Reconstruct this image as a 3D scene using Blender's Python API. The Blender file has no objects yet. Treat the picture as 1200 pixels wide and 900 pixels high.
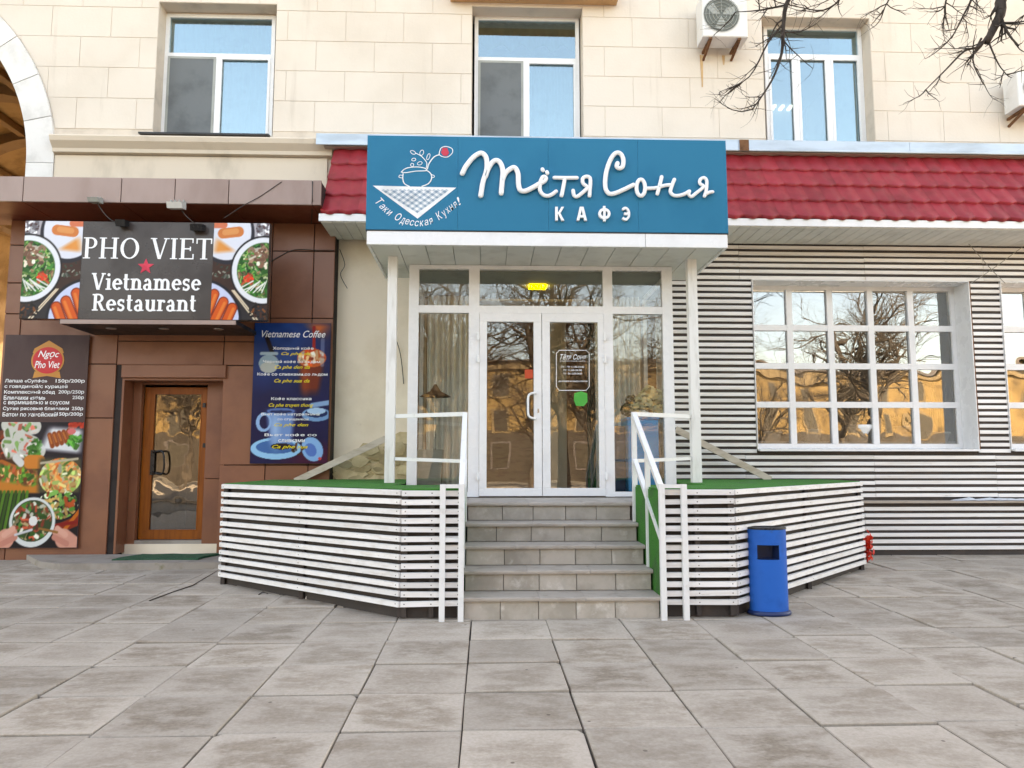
import bpy, math, random
import numpy as np
from mathutils import Vector, Matrix, noise as mnoise
rng = random.Random(7)
R = math.radians
sc = bpy.context.scene
col = sc.collection

# ---------------------------------------------------------------- camera, sky, sun, exposure
FPX, CAMZ, YAW, PITCH = 880.0, 1.335, R(2.0), math.atan(92 / 880.0)
cd = bpy.data.cameras.new('camera'); cam = bpy.data.objects.new('camera', cd); col.objects.link(cam)
cam.location = (0, 0, CAMZ); cam.rotation_euler = (R(90) + PITCH, 0, -YAW)
cd.sensor_width = 36.0; cd.lens = FPX / 1200 * 36.0; cd.clip_start = 0.05; cd.clip_end = 2000
sc.camera = cam
SUN_EL, SUN_AZ = R(38), R(12)          # the sun stands behind the building, a little to the right
world = bpy.data.worlds.new('World'); sc.world = world; world.use_nodes = True
wn = world.node_tree.nodes; wl = world.node_tree.links
bg = wn['Background']
sky = wn.new('ShaderNodeTexSky'); sky.sky_type = 'NISHITA'; sky.sun_disc = False
sky.sun_elevation = SUN_EL; sky.sun_rotation = SUN_AZ
sky.air_density = 1.0; sky.dust_density = 2.0; sky.ozone_density = 0.6; sky.altitude = 50
wl.new(sky.outputs[0], bg.inputs[0]); bg.inputs[1].default_value = 0.13
sd = bpy.data.lights.new('sun', 'SUN'); sun = bpy.data.objects.new('sun', sd); col.objects.link(sun)
sd.energy = 4.0; sd.angle = R(0.5); sd.color = (1.0, 0.93, 0.82)
sdir = Vector((math.sin(SUN_AZ) * math.cos(SUN_EL), math.cos(SUN_AZ) * math.cos(SUN_EL), math.sin(SUN_EL)))
sun.rotation_euler = sdir.to_track_quat('Z', 'Y').to_euler(); sun.location = (0, 60, 60)
vs = sc.view_settings
sc.display_settings.display_device = 'sRGB'
vs.view_transform = 'Standard'; vs.look = 'None'; vs.gamma = 1.0; vs.use_curve_mapping = False
vs.exposure = 3.0
vs.use_white_balance = True; vs.white_balance_temperature = 9900; vs.white_balance_tint = 15
sc.render.engine = 'CYCLES'
sc.cycles.use_denoising = True
sc.cycles.max_bounces = 8; sc.cycles.transparent_max_bounces = 12; sc.cycles.sample_clamp_indirect = 6

# ---------------------------------------------------------------- measuring helpers: a point on a plane of known depth
_f = Vector((math.sin(YAW) * math.cos(PITCH), math.cos(YAW) * math.cos(PITCH), math.sin(PITCH)))
_r = Vector((math.cos(YAW), -math.sin(YAW), 0)); _u = _r.cross(_f)
GS = 0.019                                           # the pavement rises gently to the building
def gz(y): return GS * (min(max(y, -3.0), 11.0) - 6.6)
def ray(px, py): return _f + _r * ((px - 600) / FPX) + _u * ((450 - py) / FPX)
def P(px, py, Y):
    d = ray(px, py); t = Y / d.y
    return Vector((d.x * t, Y, CAMZ + d.z * t))
def GP(px, py):
    d = ray(px, py); t = (-GS * 6.6 - CAMZ) / (d.z - GS * d.y)
    return Vector((d.x * t, d.y * t, CAMZ + d.z * t))
def RC(x0, y0, x1, y1, Y):                           # rectangle on the plane Y -> X0, X1, Z0, Z1
    ym, xm = (y0 + y1) / 2, (x0 + x1) / 2
    return P(x0, ym, Y).x, P(x1, ym, Y).x, P(xm, y1, Y).z, P(xm, y0, Y).z

# ---------------------------------------------------------------- mesh builder
class MB:
    def __init__(s): s.v = []; s.f = []
    def add(s, vs_, fs):
        n = len(s.v); s.v += [tuple(p) for p in vs_]; s.f += [tuple(i + n for i in f) for f in fs]; return s
    def box(s, x0, x1, y0, y1, z0, z1):
        if x0 > x1: x0, x1 = x1, x0
        if y0 > y1: y0, y1 = y1, y0
        if z0 > z1: z0, z1 = z1, z0
        return s.add([(x0,y0,z0),(x1,y0,z0),(x1,y1,z0),(x0,y1,z0),(x0,y0,z1),(x1,y0,z1),(x1,y1,z1),(x0,y1,z1)],
              [(0,3,2,1),(4,5,6,7),(0,1,5,4),(1,2,6,5),(2,3,7,6),(3,0,4,7)])
    def cham(s, x0, x1, y0, y1, z0, z1, c=0.01):     # box whose front (low y) edges are chamfered
        c = min(c, abs(x1-x0)/3, abs(z1-z0)/3)
        return s.add([(x0,y1,z0),(x1,y1,z0),(x1,y1,z1),(x0,y1,z1),(x0,y0+c,z0),(x1,y0+c,z0),(x1,y0+c,z1),(x0,y0+c,z1),
               (x0+c,y0,z0+c),(x1-c,y0,z0+c),(x1-c,y0,z1-c),(x0+c,y0,z1-c)],
              [(0,3,2,1),(0,1,5,4),(1,2,6,5),(2,3,7,6),(3,0,4,7),(4,5,9,8),(5,6,10,9),(6,7,11,10),(7,4,8,11),(8,9,10,11)])
    def prism(s, poly, a, b, ax='z'):                # extrude a 2D polygon; ax z: (x,y), ax y: (x,z), ax x: (y,z)
        n = len(poly)
        mk = {'z': lambda p, t: (p[0], p[1], t), 'y': lambda p, t: (p[0], t, p[1]), 'x': lambda p, t: (t, p[0], p[1])}[ax]
        vs_ = [mk(p, a) for p in poly] + [mk(p, b) for p in poly]
        fs = [tuple(range(n))[::-1], tuple(range(n, 2*n))] + [(i, (i+1) % n, n + (i+1) % n, n + i) for i in range(n)]
        return s.add(vs_, fs)
    def quad(s, a, b, c, d): return s.add([a, b, c, d], [(0, 1, 2, 3)])
    def beam(s, p, q, w, h, up=(0, 0, 1)):           # square bar from p to q
        p, q = Vector(p), Vector(q); t = (q - p).normalized(); up = Vector(up)
        if abs(t.dot(up)) > .95: up = Vector((0, 1, 0))
        a = t.cross(up).normalized(); b = a.cross(t).normalized()
        c = []
        for o in (p, q):
            for i, j in ((-1,-1),(1,-1),(1,1),(-1,1)): c.append(o + a*(i*w/2) + b*(j*h/2))
        return s.add(c, [(0,3,2,1),(4,5,6,7),(0,1,5,4),(1,2,6,5),(2,3,7,6),(3,0,4,7)])
    def tube(s, pts, rs, n=8, cap=True, ys=1.0):     # round tube along a path; ys squashes it along world Y
        pts = [Vector(p) for p in pts]
        if not isinstance(rs, (list, tuple)): rs = [rs] * len(pts)
        N0 = len(s.v); prev = None
        for i, p in enumerate(pts):
            t = (pts[min(i+1, len(pts)-1)] - pts[max(i-1, 0)])
            t = t.normalized() if t.length > 1e-9 else Vector((0, 0, 1))
            if prev is None:
                a = t.cross(Vector((0, 1, 0)));
                if a.length < .1: a = t.cross(Vector((1, 0, 0)))
            else: a = prev - t * prev.dot(t)
            a.normalize(); prev = a; b = t.cross(a)
            for k in range(n):
                g = 2 * math.pi * k / n; o = (a * math.cos(g) + b * math.sin(g)) * rs[i]; o.y *= ys
                s.v.append(tuple(p + o))
        for i in range(len(pts) - 1):
            for k in range(n):
                A = N0 + i*n + k; B = N0 + i*n + (k+1) % n
                s.f.append((A, B, B + n, A + n))
        if cap:
            s.f.append(tuple(N0 + k for k in range(n))[::-1])
            s.f.append(tuple(N0 + (len(pts)-1)*n + k for k in range(n)))
        return s
    def lathe(s, prof, c, n=16, sx=1.0, sy=1.0, a0=0.0):
        N0 = len(s.v)
        for r, z in prof:
            for k in range(n):
                g = a0 + 2*math.pi*k/n; s.v.append((c[0] + r*sx*math.cos(g), c[1] + r*sy*math.sin(g), c[2] + z))
        for i in range(len(prof) - 1):
            for k in range(n):
                A = N0 + i*n + k; B = N0 + i*n + (k+1) % n
                s.f.append((A, B, B + n, A + n))
        return s
    def mesh(s, name):
        m = bpy.data.meshes.new(name); m.from_pydata(s.v, [], s.f); m.update(); return m
    def build(s, name, mat, parent=None, smooth=False, stuff=False):
        m = s.mesh(name); return mkobj(name, m, mat, parent, smooth, stuff)

def mkobj(name, m, mat, parent=None, smooth=False, stuff=False, loc=None):
    if mat is not None and not m.materials: m.materials.append(mat)
    if smooth: m.polygons.foreach_set('use_smooth', [True] * len(m.polygons))
    o = bpy.data.objects.new(name, m); col.objects.link(o)
    if loc is not None: o.location = loc
    if parent is not None:
        o.parent = parent; o.matrix_parent_inverse = Matrix.Translation(-wloc(parent))
    if stuff: o['kind'] = 'stuff'
    return o
def wloc(o):                                          # location of an unrotated thing (parts keep their own origin)
    return Vector(o.location)
def tag(o, label, cat, group=None):
    o['label'] = label; o['category'] = cat
    if group: o['group'] = group
    return o
def thing(name, label, cat, loc=(0, 0, 0), group=None):
    o = bpy.data.objects.new(name, None); col.objects.link(o); o.location = loc; o.empty_display_size = .2
    return tag(o, label, cat, group)
def struct(o): o['kind'] = 'structure'; return o
def smoothpath(pts, k=5):                             # Catmull-Rom
    pts = [Vector(p) for p in pts]; out = []
    for i in range(len(pts) - 1):
        p0, p1, p2, p3 = pts[max(i-1, 0)], pts[i], pts[i+1], pts[min(i+2, len(pts)-1)]
        for j in range(k):
            t = j / k
            out.append(.5*((2*p1) + (p2-p0)*t + (2*p0-5*p1+4*p2-p3)*t*t + (3*p1-p0-3*p2+p3)*t**3))
    return out + [pts[-1]]

# ---------------------------------------------------------------- materials
def _nt(name):
    m = bpy.data.materials.new(name); m.use_nodes = True
    nt = m.node_tree; return m, nt, nt.nodes, nt.links, nt.nodes['Principled BSDF']
def _mix(nt, fac, a, b, mode='MIX'):
    n = nt.nodes.new('ShaderNodeMix'); n.data_type = 'RGBA'; n.blend_type = mode
    for k, v in ((0, fac), (6, a), (7, b)):
        if hasattr(v, 'links') or isinstance(v, bpy.types.NodeSocket): nt.links.new(v, n.inputs[k])
        else: n.inputs[k].default_value = v if k == 0 else (*v, 1)
    return n.outputs[2]
def _noise(nt, vec, scale, detail=4, rough=.6, sx=None):
    if sx:
        mp = nt.nodes.new('ShaderNodeMapping'); mp.inputs['Scale'].default_value = sx
        nt.links.new(vec, mp.inputs['Vector']); vec = mp.outputs[0]
    n = nt.nodes.new('ShaderNodeTexNoise'); n.inputs['Scale'].default_value = scale
    n.inputs['Detail'].default_value = detail; n.inputs['Roughness'].default_value = rough
    nt.links.new(vec, n.inputs['Vector']); return n.outputs[0]
def _ramp(nt, fac, a, b):
    n = nt.nodes.new('ShaderNodeMapRange'); n.interpolation_type = 'SMOOTHSTEP'
    n.inputs[1].default_value = a; n.inputs[2].default_value = b
    nt.links.new(fac, n.inputs[0]); return n.outputs[0]
def M(name, c, rough=.6, c2=None, vs_=2.5, va=.45, vb=.7, sx=None, rnd=.0, bump=.12, bs=60, spec=.4, metal=0.0, dirt=None, dscale=1.2, dlo=.55, dhi=.75, coat=0, dsx=None):
    m, nt, N, L, b = _nt(name)
    tc = N.new('ShaderNodeTexCoord'); vec = tc.outputs['Object']
    oi = N.new('ShaderNodeObjectInfo')
    cmb = N.new('ShaderNodeVectorMath'); cmb.operation = 'MULTIPLY_ADD'
    cm = N.new('ShaderNodeCombineXYZ')
    for i in range(3): L.new(oi.outputs['Random'], cm.inputs[i])
    L.new(cm.outputs[0], cmb.inputs[0]); cmb.inputs[1].default_value = (37 * (rnd > 0), 53 * (rnd > 0), 71 * (rnd > 0)); L.new(vec, cmb.inputs[2])
    vec = cmb.outputs[0]
    if c2 is None: c2 = tuple(x * .8 for x in c)
    fac = _ramp(nt, _noise(nt, vec, vs_, 5, .6, sx), va, vb)
    out = _mix(nt, fac, c, c2)
    if dirt:
        d = _ramp(nt, _noise(nt, vec, dscale, 6, .65, dsx or sx), dlo, dhi)
        out = _mix(nt, d, out, dirt)
    if rnd:
        hs = N.new('ShaderNodeHueSaturation')
        mr = N.new('ShaderNodeMapRange'); mr.inputs[3].default_value = 1 - rnd; mr.inputs[4].default_value = 1 + rnd
        L.new(oi.outputs['Random'], mr.inputs[0]); L.new(mr.outputs[0], hs.inputs['Value']); L.new(out, hs.inputs['Color']); out = hs.outputs[0]
    L.new(out, b.inputs['Base Color'])
    rr = N.new('ShaderNodeMapRange'); rr.inputs[3].default_value = max(rough - .08, .02); rr.inputs[4].default_value = min(rough + .1, 1)
    L.new(fac, rr.inputs[0]); L.new(rr.outputs[0], b.inputs['Roughness'])
    b.inputs['Specular IOR Level'].default_value = spec; b.inputs['Metallic'].default_value = metal
    b.inputs['Coat Weight'].default_value = coat
    if bump:
        bn = N.new('ShaderNodeBump'); bn.inputs['Strength'].default_value = bump; bn.inputs['Distance'].default_value = .01
        L.new(_noise(nt, vec, bs, 5, .65), bn.inputs['Height']); L.new(bn.outputs[0], b.inputs['Normal'])
    return m
def glassmat(name, tint=(.85, .88, .88), base=.16, k=1.6, wave=.0, wscale=2.0, wrough=.0, gc=(.95, .97, 1)):
    m, nt, N, L, b = _nt(name); N.remove(b)
    tr = N.new('ShaderNodeBsdfTransparent'); tr.inputs[0].default_value = (*tint, 1)
    gl = N.new('ShaderNodeBsdfGlossy'); gl.inputs['Roughness'].default_value = wrough; gl.inputs[0].default_value = (*gc, 1)
    fr = N.new('ShaderNodeFresnel'); fr.inputs[0].default_value = 1.5
    mm = N.new('ShaderNodeMath'); mm.operation = 'MULTIPLY_ADD'; mm.use_clamp = True
    mm.inputs[1].default_value = k; mm.inputs[2].default_value = base; L.new(fr.outputs[0], mm.inputs[0])
    mx = N.new('ShaderNodeMixShader'); L.new(mm.outputs[0], mx.inputs[0]); L.new(tr.outputs[0], mx.inputs[1]); L.new(gl.outputs[0], mx.inputs[2])
    if wave:
        tc = N.new('ShaderNodeTexCoord'); oi = N.new('ShaderNodeObjectInfo')
        bp = N.new('ShaderNodeBump'); bp.inputs['Strength'].default_value = 1.0; bp.inputs['Distance'].default_value = wave
        L.new(_noise(nt, tc.outputs['Object'], wscale, 1.5, .4), bp.inputs['Height'])
        L.new(bp.outputs[0], gl.inputs['Normal'])
    L.new(mx.outputs[0], N['Material Output'].inputs[0]); return m
def emat(name, c, s):
    m, nt, N, L, b = _nt(name); b.inputs['Base Color'].default_value = (*c, 1)
    b.inputs['Emission Color'].default_value = (*c, 1); b.inputs['Emission Strength'].default_value = s; return m
def printmat(name, rough=.35):
    m, nt, N, L, b = _nt(name); a = N.new('ShaderNodeVertexColor'); a.layer_name = 'print'
    L.new(a.outputs[0], b.inputs['Base Color']); b.inputs['Roughness'].default_value = rough; b.inputs['Specular IOR Level'].default_value = .2; return m

m_stucco = M('beige stucco', (.715,.63,.54), .85, (.65,.565,.475), .9, .35, .75, bump=.25, bs=30, rnd=0, dirt=(.50,.42,.34), dscale=1.7, dlo=.57, dhi=.86, dsx=(2.4,1,.20))
m_stucco2 = M('beige plaster', (.87,.755,.60), .85, (.77,.65,.50), 1.4, .4, .7, bump=.3, bs=22, dirt=(.52,.41,.30), dscale=1.7, dlo=.62, dhi=.74)
m_joint = M('stucco joint', (.66,.565,.47), .9)
m_cornice = M('painted cornice', (.68,.575,.46), .8, (.52,.44,.35), 3, .5, .75, sx=(.6,1,.25), bump=.2, bs=25)
m_archw = M('white arch stone', (.74,.72,.69), .75, (.62,.60,.57), 3, .45, .7, bump=.2, bs=30, rnd=.03)
m_vault = M('ochre vault plaster', (.36,.22,.09), .85, (.25,.15,.065), 2, .4, .65, bump=.3, bs=15)
m_rib = M('brown vault rib', (.24,.14,.06), .8)
m_white = M('white enamel', (.80,.80,.80), .35, (.74,.74,.74), 4, .45, .75, bump=.02, rnd=.01)
m_rail = M('white railing paint', (.80,.80,.79), .4, (.68,.67,.64), 9, .55, .75, bump=.06, bs=80)
m_post = M('white painted post', (.78,.77,.74), .5, (.66,.64,.60), 5, .5, .7, sx=(3,3,.5), bump=.06)
m_slat = M('white painted slat', (.83,.81,.79), .55, (.73,.69,.65), 2.2, .42, .72, sx=(.6,4,9), rnd=.09, bump=.15, bs=40, dirt=(.40,.34,.28), dscale=5, dlo=.62, dhi=.76)
m_gap = M('dark backing board', (.050,.040,.036), .8, (.085,.065,.055), 3)
m_nail = M('nail head', (.12,.10,.09), .6)
m_turf = None
m_brown = M('brown cladding', (.240,.090,.047), .42, (.195,.069,.036), 1.6, .4, .7, rnd=.05, bump=.06, bs=90, spec=.4, dirt=(.14,.053,.032), dscale=1.1, dlo=.68, dhi=.85)
m_brownf = M('brown fascia', (.36,.25,.215), .5, (.28,.185,.155), 1.2, .4, .7, sx=(1,1,.4), rnd=.04, bump=.05, spec=.45)
m_brownd = M('dark red soffit', (.21,.045,.022), .55, (.17,.036,.018), 1.5, rnd=.05)
m_seam = M('dark seam', (.02,.012,.01), .8)
m_orange = M('orange varnished wood', (.31,.080,.010), .4, (.22,.055,.007), 3, .4, .7, sx=(8,8,.7), bump=.05, spec=.25)
m_black = M('black metal', (.018,.017,.017), .45)
m_blackp = M('black plastic', (.012,.012,.013), .35)
m_tile = M('red metal tile', (.33,.025,.033), .48, (.245,.024,.028), 3, .42, .7, rnd=.12, bump=.1, bs=50, spec=.3, dirt=(.17,.07,.05), dscale=2.6, dlo=.56, dhi=.82, dsx=(1,1,.35))
m_flash = M('zinc flashing', (.46,.53,.58), .4, (.36,.42,.46), 1.4, .4, .65, sx=(.7,3,3), metal=.35, bump=.08, bs=12)
m_ledge = M('weathered board', (.42,.35,.29), .8, (.30,.24,.19), 4, sx=(.5,4,4))
m_soffit = M('ribbed white soffit', (.66,.66,.62), .5, (.56,.55,.51), 3, rnd=.03, bump=.03)
m_signblue = M('teal sign board', (.001,.175,.305), .45, (.001,.16,.285), 1.2, bump=.01, bs=8, spec=.12)
m_letter = M('white acrylic letter', (.86,.86,.86), .3, (.82,.82,.82), 3, bump=0)
m_printw = M('white print', (.86,.87,.88), .5, bump=0)
m_printred = M('red print', (.62,.03,.06), .5, bump=0)
m_printgrey = M('grey print', (.22,.33,.42), .5, bump=0)
m_printyel = M('yellow print', (.80,.62,.02), .5, bump=0)
m_signbrown = M('dark brown sign vinyl', (.062,.046,.040), .3, (.045,.034,.03), 1.2, bump=.03, bs=5, spec=.3)
m_star = M('red star vinyl', (.72,.02,.06), .4, bump=0)
m_stone = M('grey step stone', (.47,.42,.365), .7, (.36,.32,.27), 4, .35, .65, rnd=.10, bump=.3, bs=30, dirt=(.58,.54,.49), dscale=5, dlo=.55, dhi=.72)
m_nosing = M('step tread stone', (.43,.375,.325), .6, (.34,.29,.245), 5, sx=(1,1,3), rnd=.06, bump=.2, bs=40)
m_binblue = M('blue bin enamel', (.0,.125,.50), .4, (.0,.105,.43), 5, bump=.05, bs=14, spec=.15, dirt=(.02,.10,.30), dscale=9, dlo=.62, dhi=.75)
m_bindark = M('dark blue bin base', (.01,.03,.11), .4)
m_plank = M('pale raw plank', (.56,.48,.40), .75, (.45,.37,.29), 4, sx=(1,4,4), bump=.15)
m_rubble = M('rubble stone', (.62,.49,.30), .9, (.42,.31,.17), 3, .35, .7, rnd=.25, bump=.6, bs=18)
m_mortar = M('yellow mortar', (.66,.52,.33), .95, (.50,.38,.22), 6, bump=.6, bs=25)
m_brick = M('red brick', (.33,.12,.07), .85, (.26,.09,.05), 12, rnd=.1, bump=.4)
m_concrete = M('concrete', (.33,.29,.25), .85, (.26,.225,.19), 3, bump=.4, bs=25, dirt=(.20,.18,.10), dscale=4, dlo=.6, dhi=.75)
m_mat = M('green doormat', (.02,.10,.05), .95, (.015,.075,.04), 20, bump=.6, bs=200)
m_asph = M('asphalt', (.05,.05,.052), .9, (.04,.04,.042), 4, bump=.4, bs=80)
m_earth = M('joint soil', (.065,.052,.042), .95, (.04,.033,.027), 8)
m_grnd = M('town ground', (.20,.18,.15), .9, (.14,.125,.10), .3)
m_bark = M('dark bark', (.062,.046,.036), .9, (.03,.022,.018), 8, sx=(3,3,.5), bump=.8, bs=30)
m_bark_lit = M('sunlit bark tone', (.095,.075,.058), .9, (.06,.048,.038), 8, sx=(3,3,.5), bump=.6, bs=30)  # bark made lighter for the reflected trees: sunlight put into the colour
m_sheer = M('white sheer curtain', (.74,.73,.68), .9, (.62,.61,.56), 6, bump=.1)
m_glass = glassmat('entrance glass', (.95,.96,.94), .01, 1.6, .0012, 2.0)
m_glassb = glassmat('large window glass', (.74,.75,.73), .065, 2.8, .0100, 1.1)
m_glassu = glassmat('upper window glass', (.62,.74,.76), .15, 2.2, .0010, 1.6, gc=(.76, .93, .97))
m_glassd = glassmat('brown door glass', (.8,.75,.66), .02, 2.4, .0016, 4)
m_screen = M('grey insect screen', (.15,.165,.17), .8, bump=.3, bs=400)
m_curtain = M('sheer curtain', (.36,.45,.47), .9, (.28,.36,.38), 6, bump=.1)
m_green_cur = M('olive curtain', (.10,.105,.05), .9, (.07,.075,.04), 6)
m_room = M('room plaster', (.34,.31,.26), .9)
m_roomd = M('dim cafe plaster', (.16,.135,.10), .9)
m_hall = M('hall brown wall', (.42,.23,.10), .8, (.30,.15,.07), 4, sx=(1,1,4))
m_hallceil = M('hall ceiling', (.30,.33,.27), .8)
m_floor = M('hall floor', (.20,.15,.11), .4)
m_ac = M('white ac casing', (.72,.71,.68), .45, (.64,.62,.58), 4)
m_grille = M('grey grille', (.34,.35,.32), .5)
m_fan = M('dark fan recess', (.13,.14,.12), .6)
m_rust = M('rusty steel', (.18,.075,.03), .85, (.10,.045,.02), 10, bump=.3)
m_ruststain = M('rust stain', (.55,.33,.15), .9, (.62,.47,.33), 5, sx=(4,1,.6))
m_cable = M('thin cable', (.04,.035,.03), .6)
m_wire = M('grey wire', (.30,.28,.25), .6)
m_snow = M('grubby snow', (.62,.65,.68), .7, (.45,.48,.52), 9, bump=.6, bs=30)
m_redpl = M('red plastic', (.70,.035,.012), .5, (.55,.02,.01), 12)
m_pot = M('white glazed pot', (.82,.82,.80), .4)
m_leaf = M('houseplant leaf', (.06,.12,.025), .5, (.09,.16,.03), 8, rnd=.2)
m_dry = M('dry grass leaf', (.30,.23,.07), .7, (.22,.17,.05), 8, rnd=.2)
m_greybin = M('pale grey planter', (.40,.40,.36), .7, (.33,.33,.29), 3, sx=(1,1,6))
m_bluepanel = M('blue counter', (.03,.45,.92), .45, (.03,.38,.85), 3)
m_flower = M('pale flower', (.55,.58,.40), .8, (.62,.60,.30), 25, rnd=.1)
m_flower2 = M('dark foliage', (.035,.06,.015), .8, (.06,.05,.015), 20)
m_brass = M('dark shade', (.16,.075,.035), .6)
m_steel = M('brushed steel', (.5,.5,.5), .35, metal=.8)
m_lamp = emat('warm ceiling lamp', (1, .80, .03), 2.2)
m_tube = emat('white ceiling lamp', (1, 1, 1), .45)
m_spot = M('floodlight casing', (.55,.54,.50), .5)
m_ochre = M('ochre house paint', (.24,.155,.062), .85, (.17,.11,.046), .6, bump=.1, dirt=(.095,.064,.036), dscale=.35, dlo=.5, dhi=.7)
m_cream = M('cream trim', (.19,.135,.072), .8)
m_roofm = M('grey roof sheet', (.10,.085,.08), .7)
m_dkglass = M('far window glass', (.06,.052,.042), .3)
m_sticker_g = M('green sticker', (.03,.42,.06), .5, bump=0)
m_sticker_r = M('red sticker', (.60,.07,.02), .5, bump=0)
def turfmat():
    m, nt, N, L, b = _nt('green artificial turf'); tc = N.new('ShaderNodeTexCoord')
    f = _noise(nt, tc.outputs['Object'], 160, 3, .7); g = _noise(nt, tc.outputs['Object'], 3, 3, .6)
    o = _mix(nt, _ramp(nt, f, .3, .7), (.012,.13,.012), (.03,.26,.025)); o = _mix(nt, _ramp(nt, g, .48, .75), o, (.035,.12,.03)); o = _mix(nt, _ramp(nt, _noise(nt, tc.outputs['Object'], 9, 5, .7), .62, .75), o, (.09,.11,.045))
    L.new(o, b.inputs['Base Color']); b.inputs['Roughness'].default_value = .9
    bn = N.new('ShaderNodeBump'); bn.inputs['Strength'].default_value = .8; bn.inputs['Distance'].default_value = .01
    L.new(f, bn.inputs['Height']); L.new(bn.outputs[0], b.inputs['Normal']); return m
m_turf = turfmat()
def slabmat():
    m, nt, N, L, b = _nt('concrete paving slab'); tc = N.new('ShaderNodeTexCoord'); oi = N.new('ShaderNodeObjectInfo')
    sep = N.new('ShaderNodeSeparateXYZ'); L.new(tc.outputs['Generated'], sep.inputs[0])
    def edge(s):
        a = N.new('ShaderNodeMath'); a.operation = 'SUBTRACT'; L.new(s, a.inputs[0]); a.inputs[1].default_value = .5
        c = N.new('ShaderNodeMath'); c.operation = 'ABSOLUTE'; L.new(a.outputs[0], c.inputs[0]); return c.outputs[0]
    mx = N.new('ShaderNodeMath'); mx.operation = 'MAXIMUM'; L.new(edge(sep.outputs[0]), mx.inputs[0]); L.new(edge(sep.outputs[1]), mx.inputs[1])
    off = N.new('ShaderNodeCombineXYZ')
    for i, s in enumerate((91, 57, 13)):
        q = N.new('ShaderNodeMath'); q.operation = 'MULTIPLY'; L.new(oi.outputs['Random'], q.inputs[0]); q.inputs[1].default_value = s; L.new(q.outputs[0], off.inputs[i])
    va = N.new('ShaderNodeVectorMath'); va.operation = 'ADD'; L.new(tc.outputs['Object'], va.inputs[0]); L.new(off.outputs[0], va.inputs[1])
    vec = va.outputs[0]
    n1 = _noise(nt, vec, 2.8, 8, .66, (.8, 1.5, 1)); n2 = _noise(nt, vec, 45, 5, .7); n3 = _noise(nt, vec, 1.6, 3, .6)
    n4 = _noise(nt, vec, 6, 7, .75, (.8, 1.7, 1))
    # water stain with a ragged rim in the middle of the slab
    e2 = N.new('ShaderNodeMath'); e2.operation = 'MULTIPLY_ADD'; L.new(n1, e2.inputs[0]); e2.inputs[1].default_value = -1.05; L.new(mx.outputs[0], e2.inputs[2])
    st = N.new('ShaderNodeMapRange'); st.interpolation_type = 'SMOOTHSTEP'
    st.inputs[1].default_value = -.04; st.inputs[2].default_value = -.30; L.new(e2.outputs[0], st.inputs[0])
    sm = N.new('ShaderNodeMath'); sm.operation = 'MULTIPLY'; L.new(st.outputs[0], sm.inputs[0]); L.new(_ramp(nt, n4, .33, .60), sm.inputs[1])
    amt = N.new('ShaderNodeMath'); amt.operation = 'MULTIPLY'; L.new(sm.outputs[0], amt.inputs[0])
    am2 = N.new('ShaderNodeMapRange'); am2.inputs[3].default_value = .4; am2.inputs[4].default_value = 1.0; L.new(oi.outputs['Random'], am2.inputs[0]); L.new(am2.outputs[0], amt.inputs[1])
    c = _mix(nt, _ramp(nt, n3, .3, .7), (.505,.435,.355), (.44,.372,.298))
    c = _mix(nt, amt.outputs[0], c, (.20,.148,.092))
    c = _mix(nt, _ramp(nt, n1, .54, .70), c, (.285,.222,.155))
    gr = _ramp(nt, n2, .3, .75); c = _mix(nt, .35, c, _mix(nt, gr, (.26,.22,.185), (.50,.43,.385)))
    vo = N.new('ShaderNodeTexVoronoi'); vo.inputs['Scale'].default_value = 5.5; L.new(vec, vo.inputs['Vector'])
    sp = N.new('ShaderNodeMapRange'); sp.inputs[1].default_value = .075; sp.inputs[2].default_value = .05; L.new(vo.outputs['Distance'], sp.inputs[0])
    s2 = N.new('ShaderNodeMath'); s2.operation = 'MULTIPLY'; L.new(sp.outputs[0], s2.inputs[0]); L.new(_ramp(nt, _noise(nt, vec, 2.3, 2), .5, .6), s2.inputs[1])
    c = _mix(nt, s2.outputs[0], c, (.15,.12,.095))
    hs = N.new('ShaderNodeHueSaturation'); mr = N.new('ShaderNodeMapRange'); mr.inputs[3].default_value = .86; mr.inputs[4].default_value = 1.1
    fr = N.new('ShaderNodeMath'); fr.operation = 'FRACT'; q = N.new('ShaderNodeMath'); q.operation = 'MULTIPLY'; q.inputs[1].default_value = 17.3
    L.new(oi.outputs['Random'], q.inputs[0]); L.new(q.outputs[0], fr.inputs[0]); L.new(fr.outputs[0], mr.inputs[0]); L.new(mr.outputs[0], hs.inputs['Value'])
    L.new(c, hs.inputs['Color']); L.new(hs.outputs[0], b.inputs['Base Color']); b.inputs['Roughness'].default_value = .78
    b.inputs['Specular IOR Level'].default_value = .3
    bn = N.new('ShaderNodeBump'); bn.inputs['Strength'].default_value = .35; bn.inputs['Distance'].default_value = .006
    L.new(n2, bn.inputs['Height']); L.new(bn.outputs[0], b.inputs['Normal']); return m
m_slab = slabmat()

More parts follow.
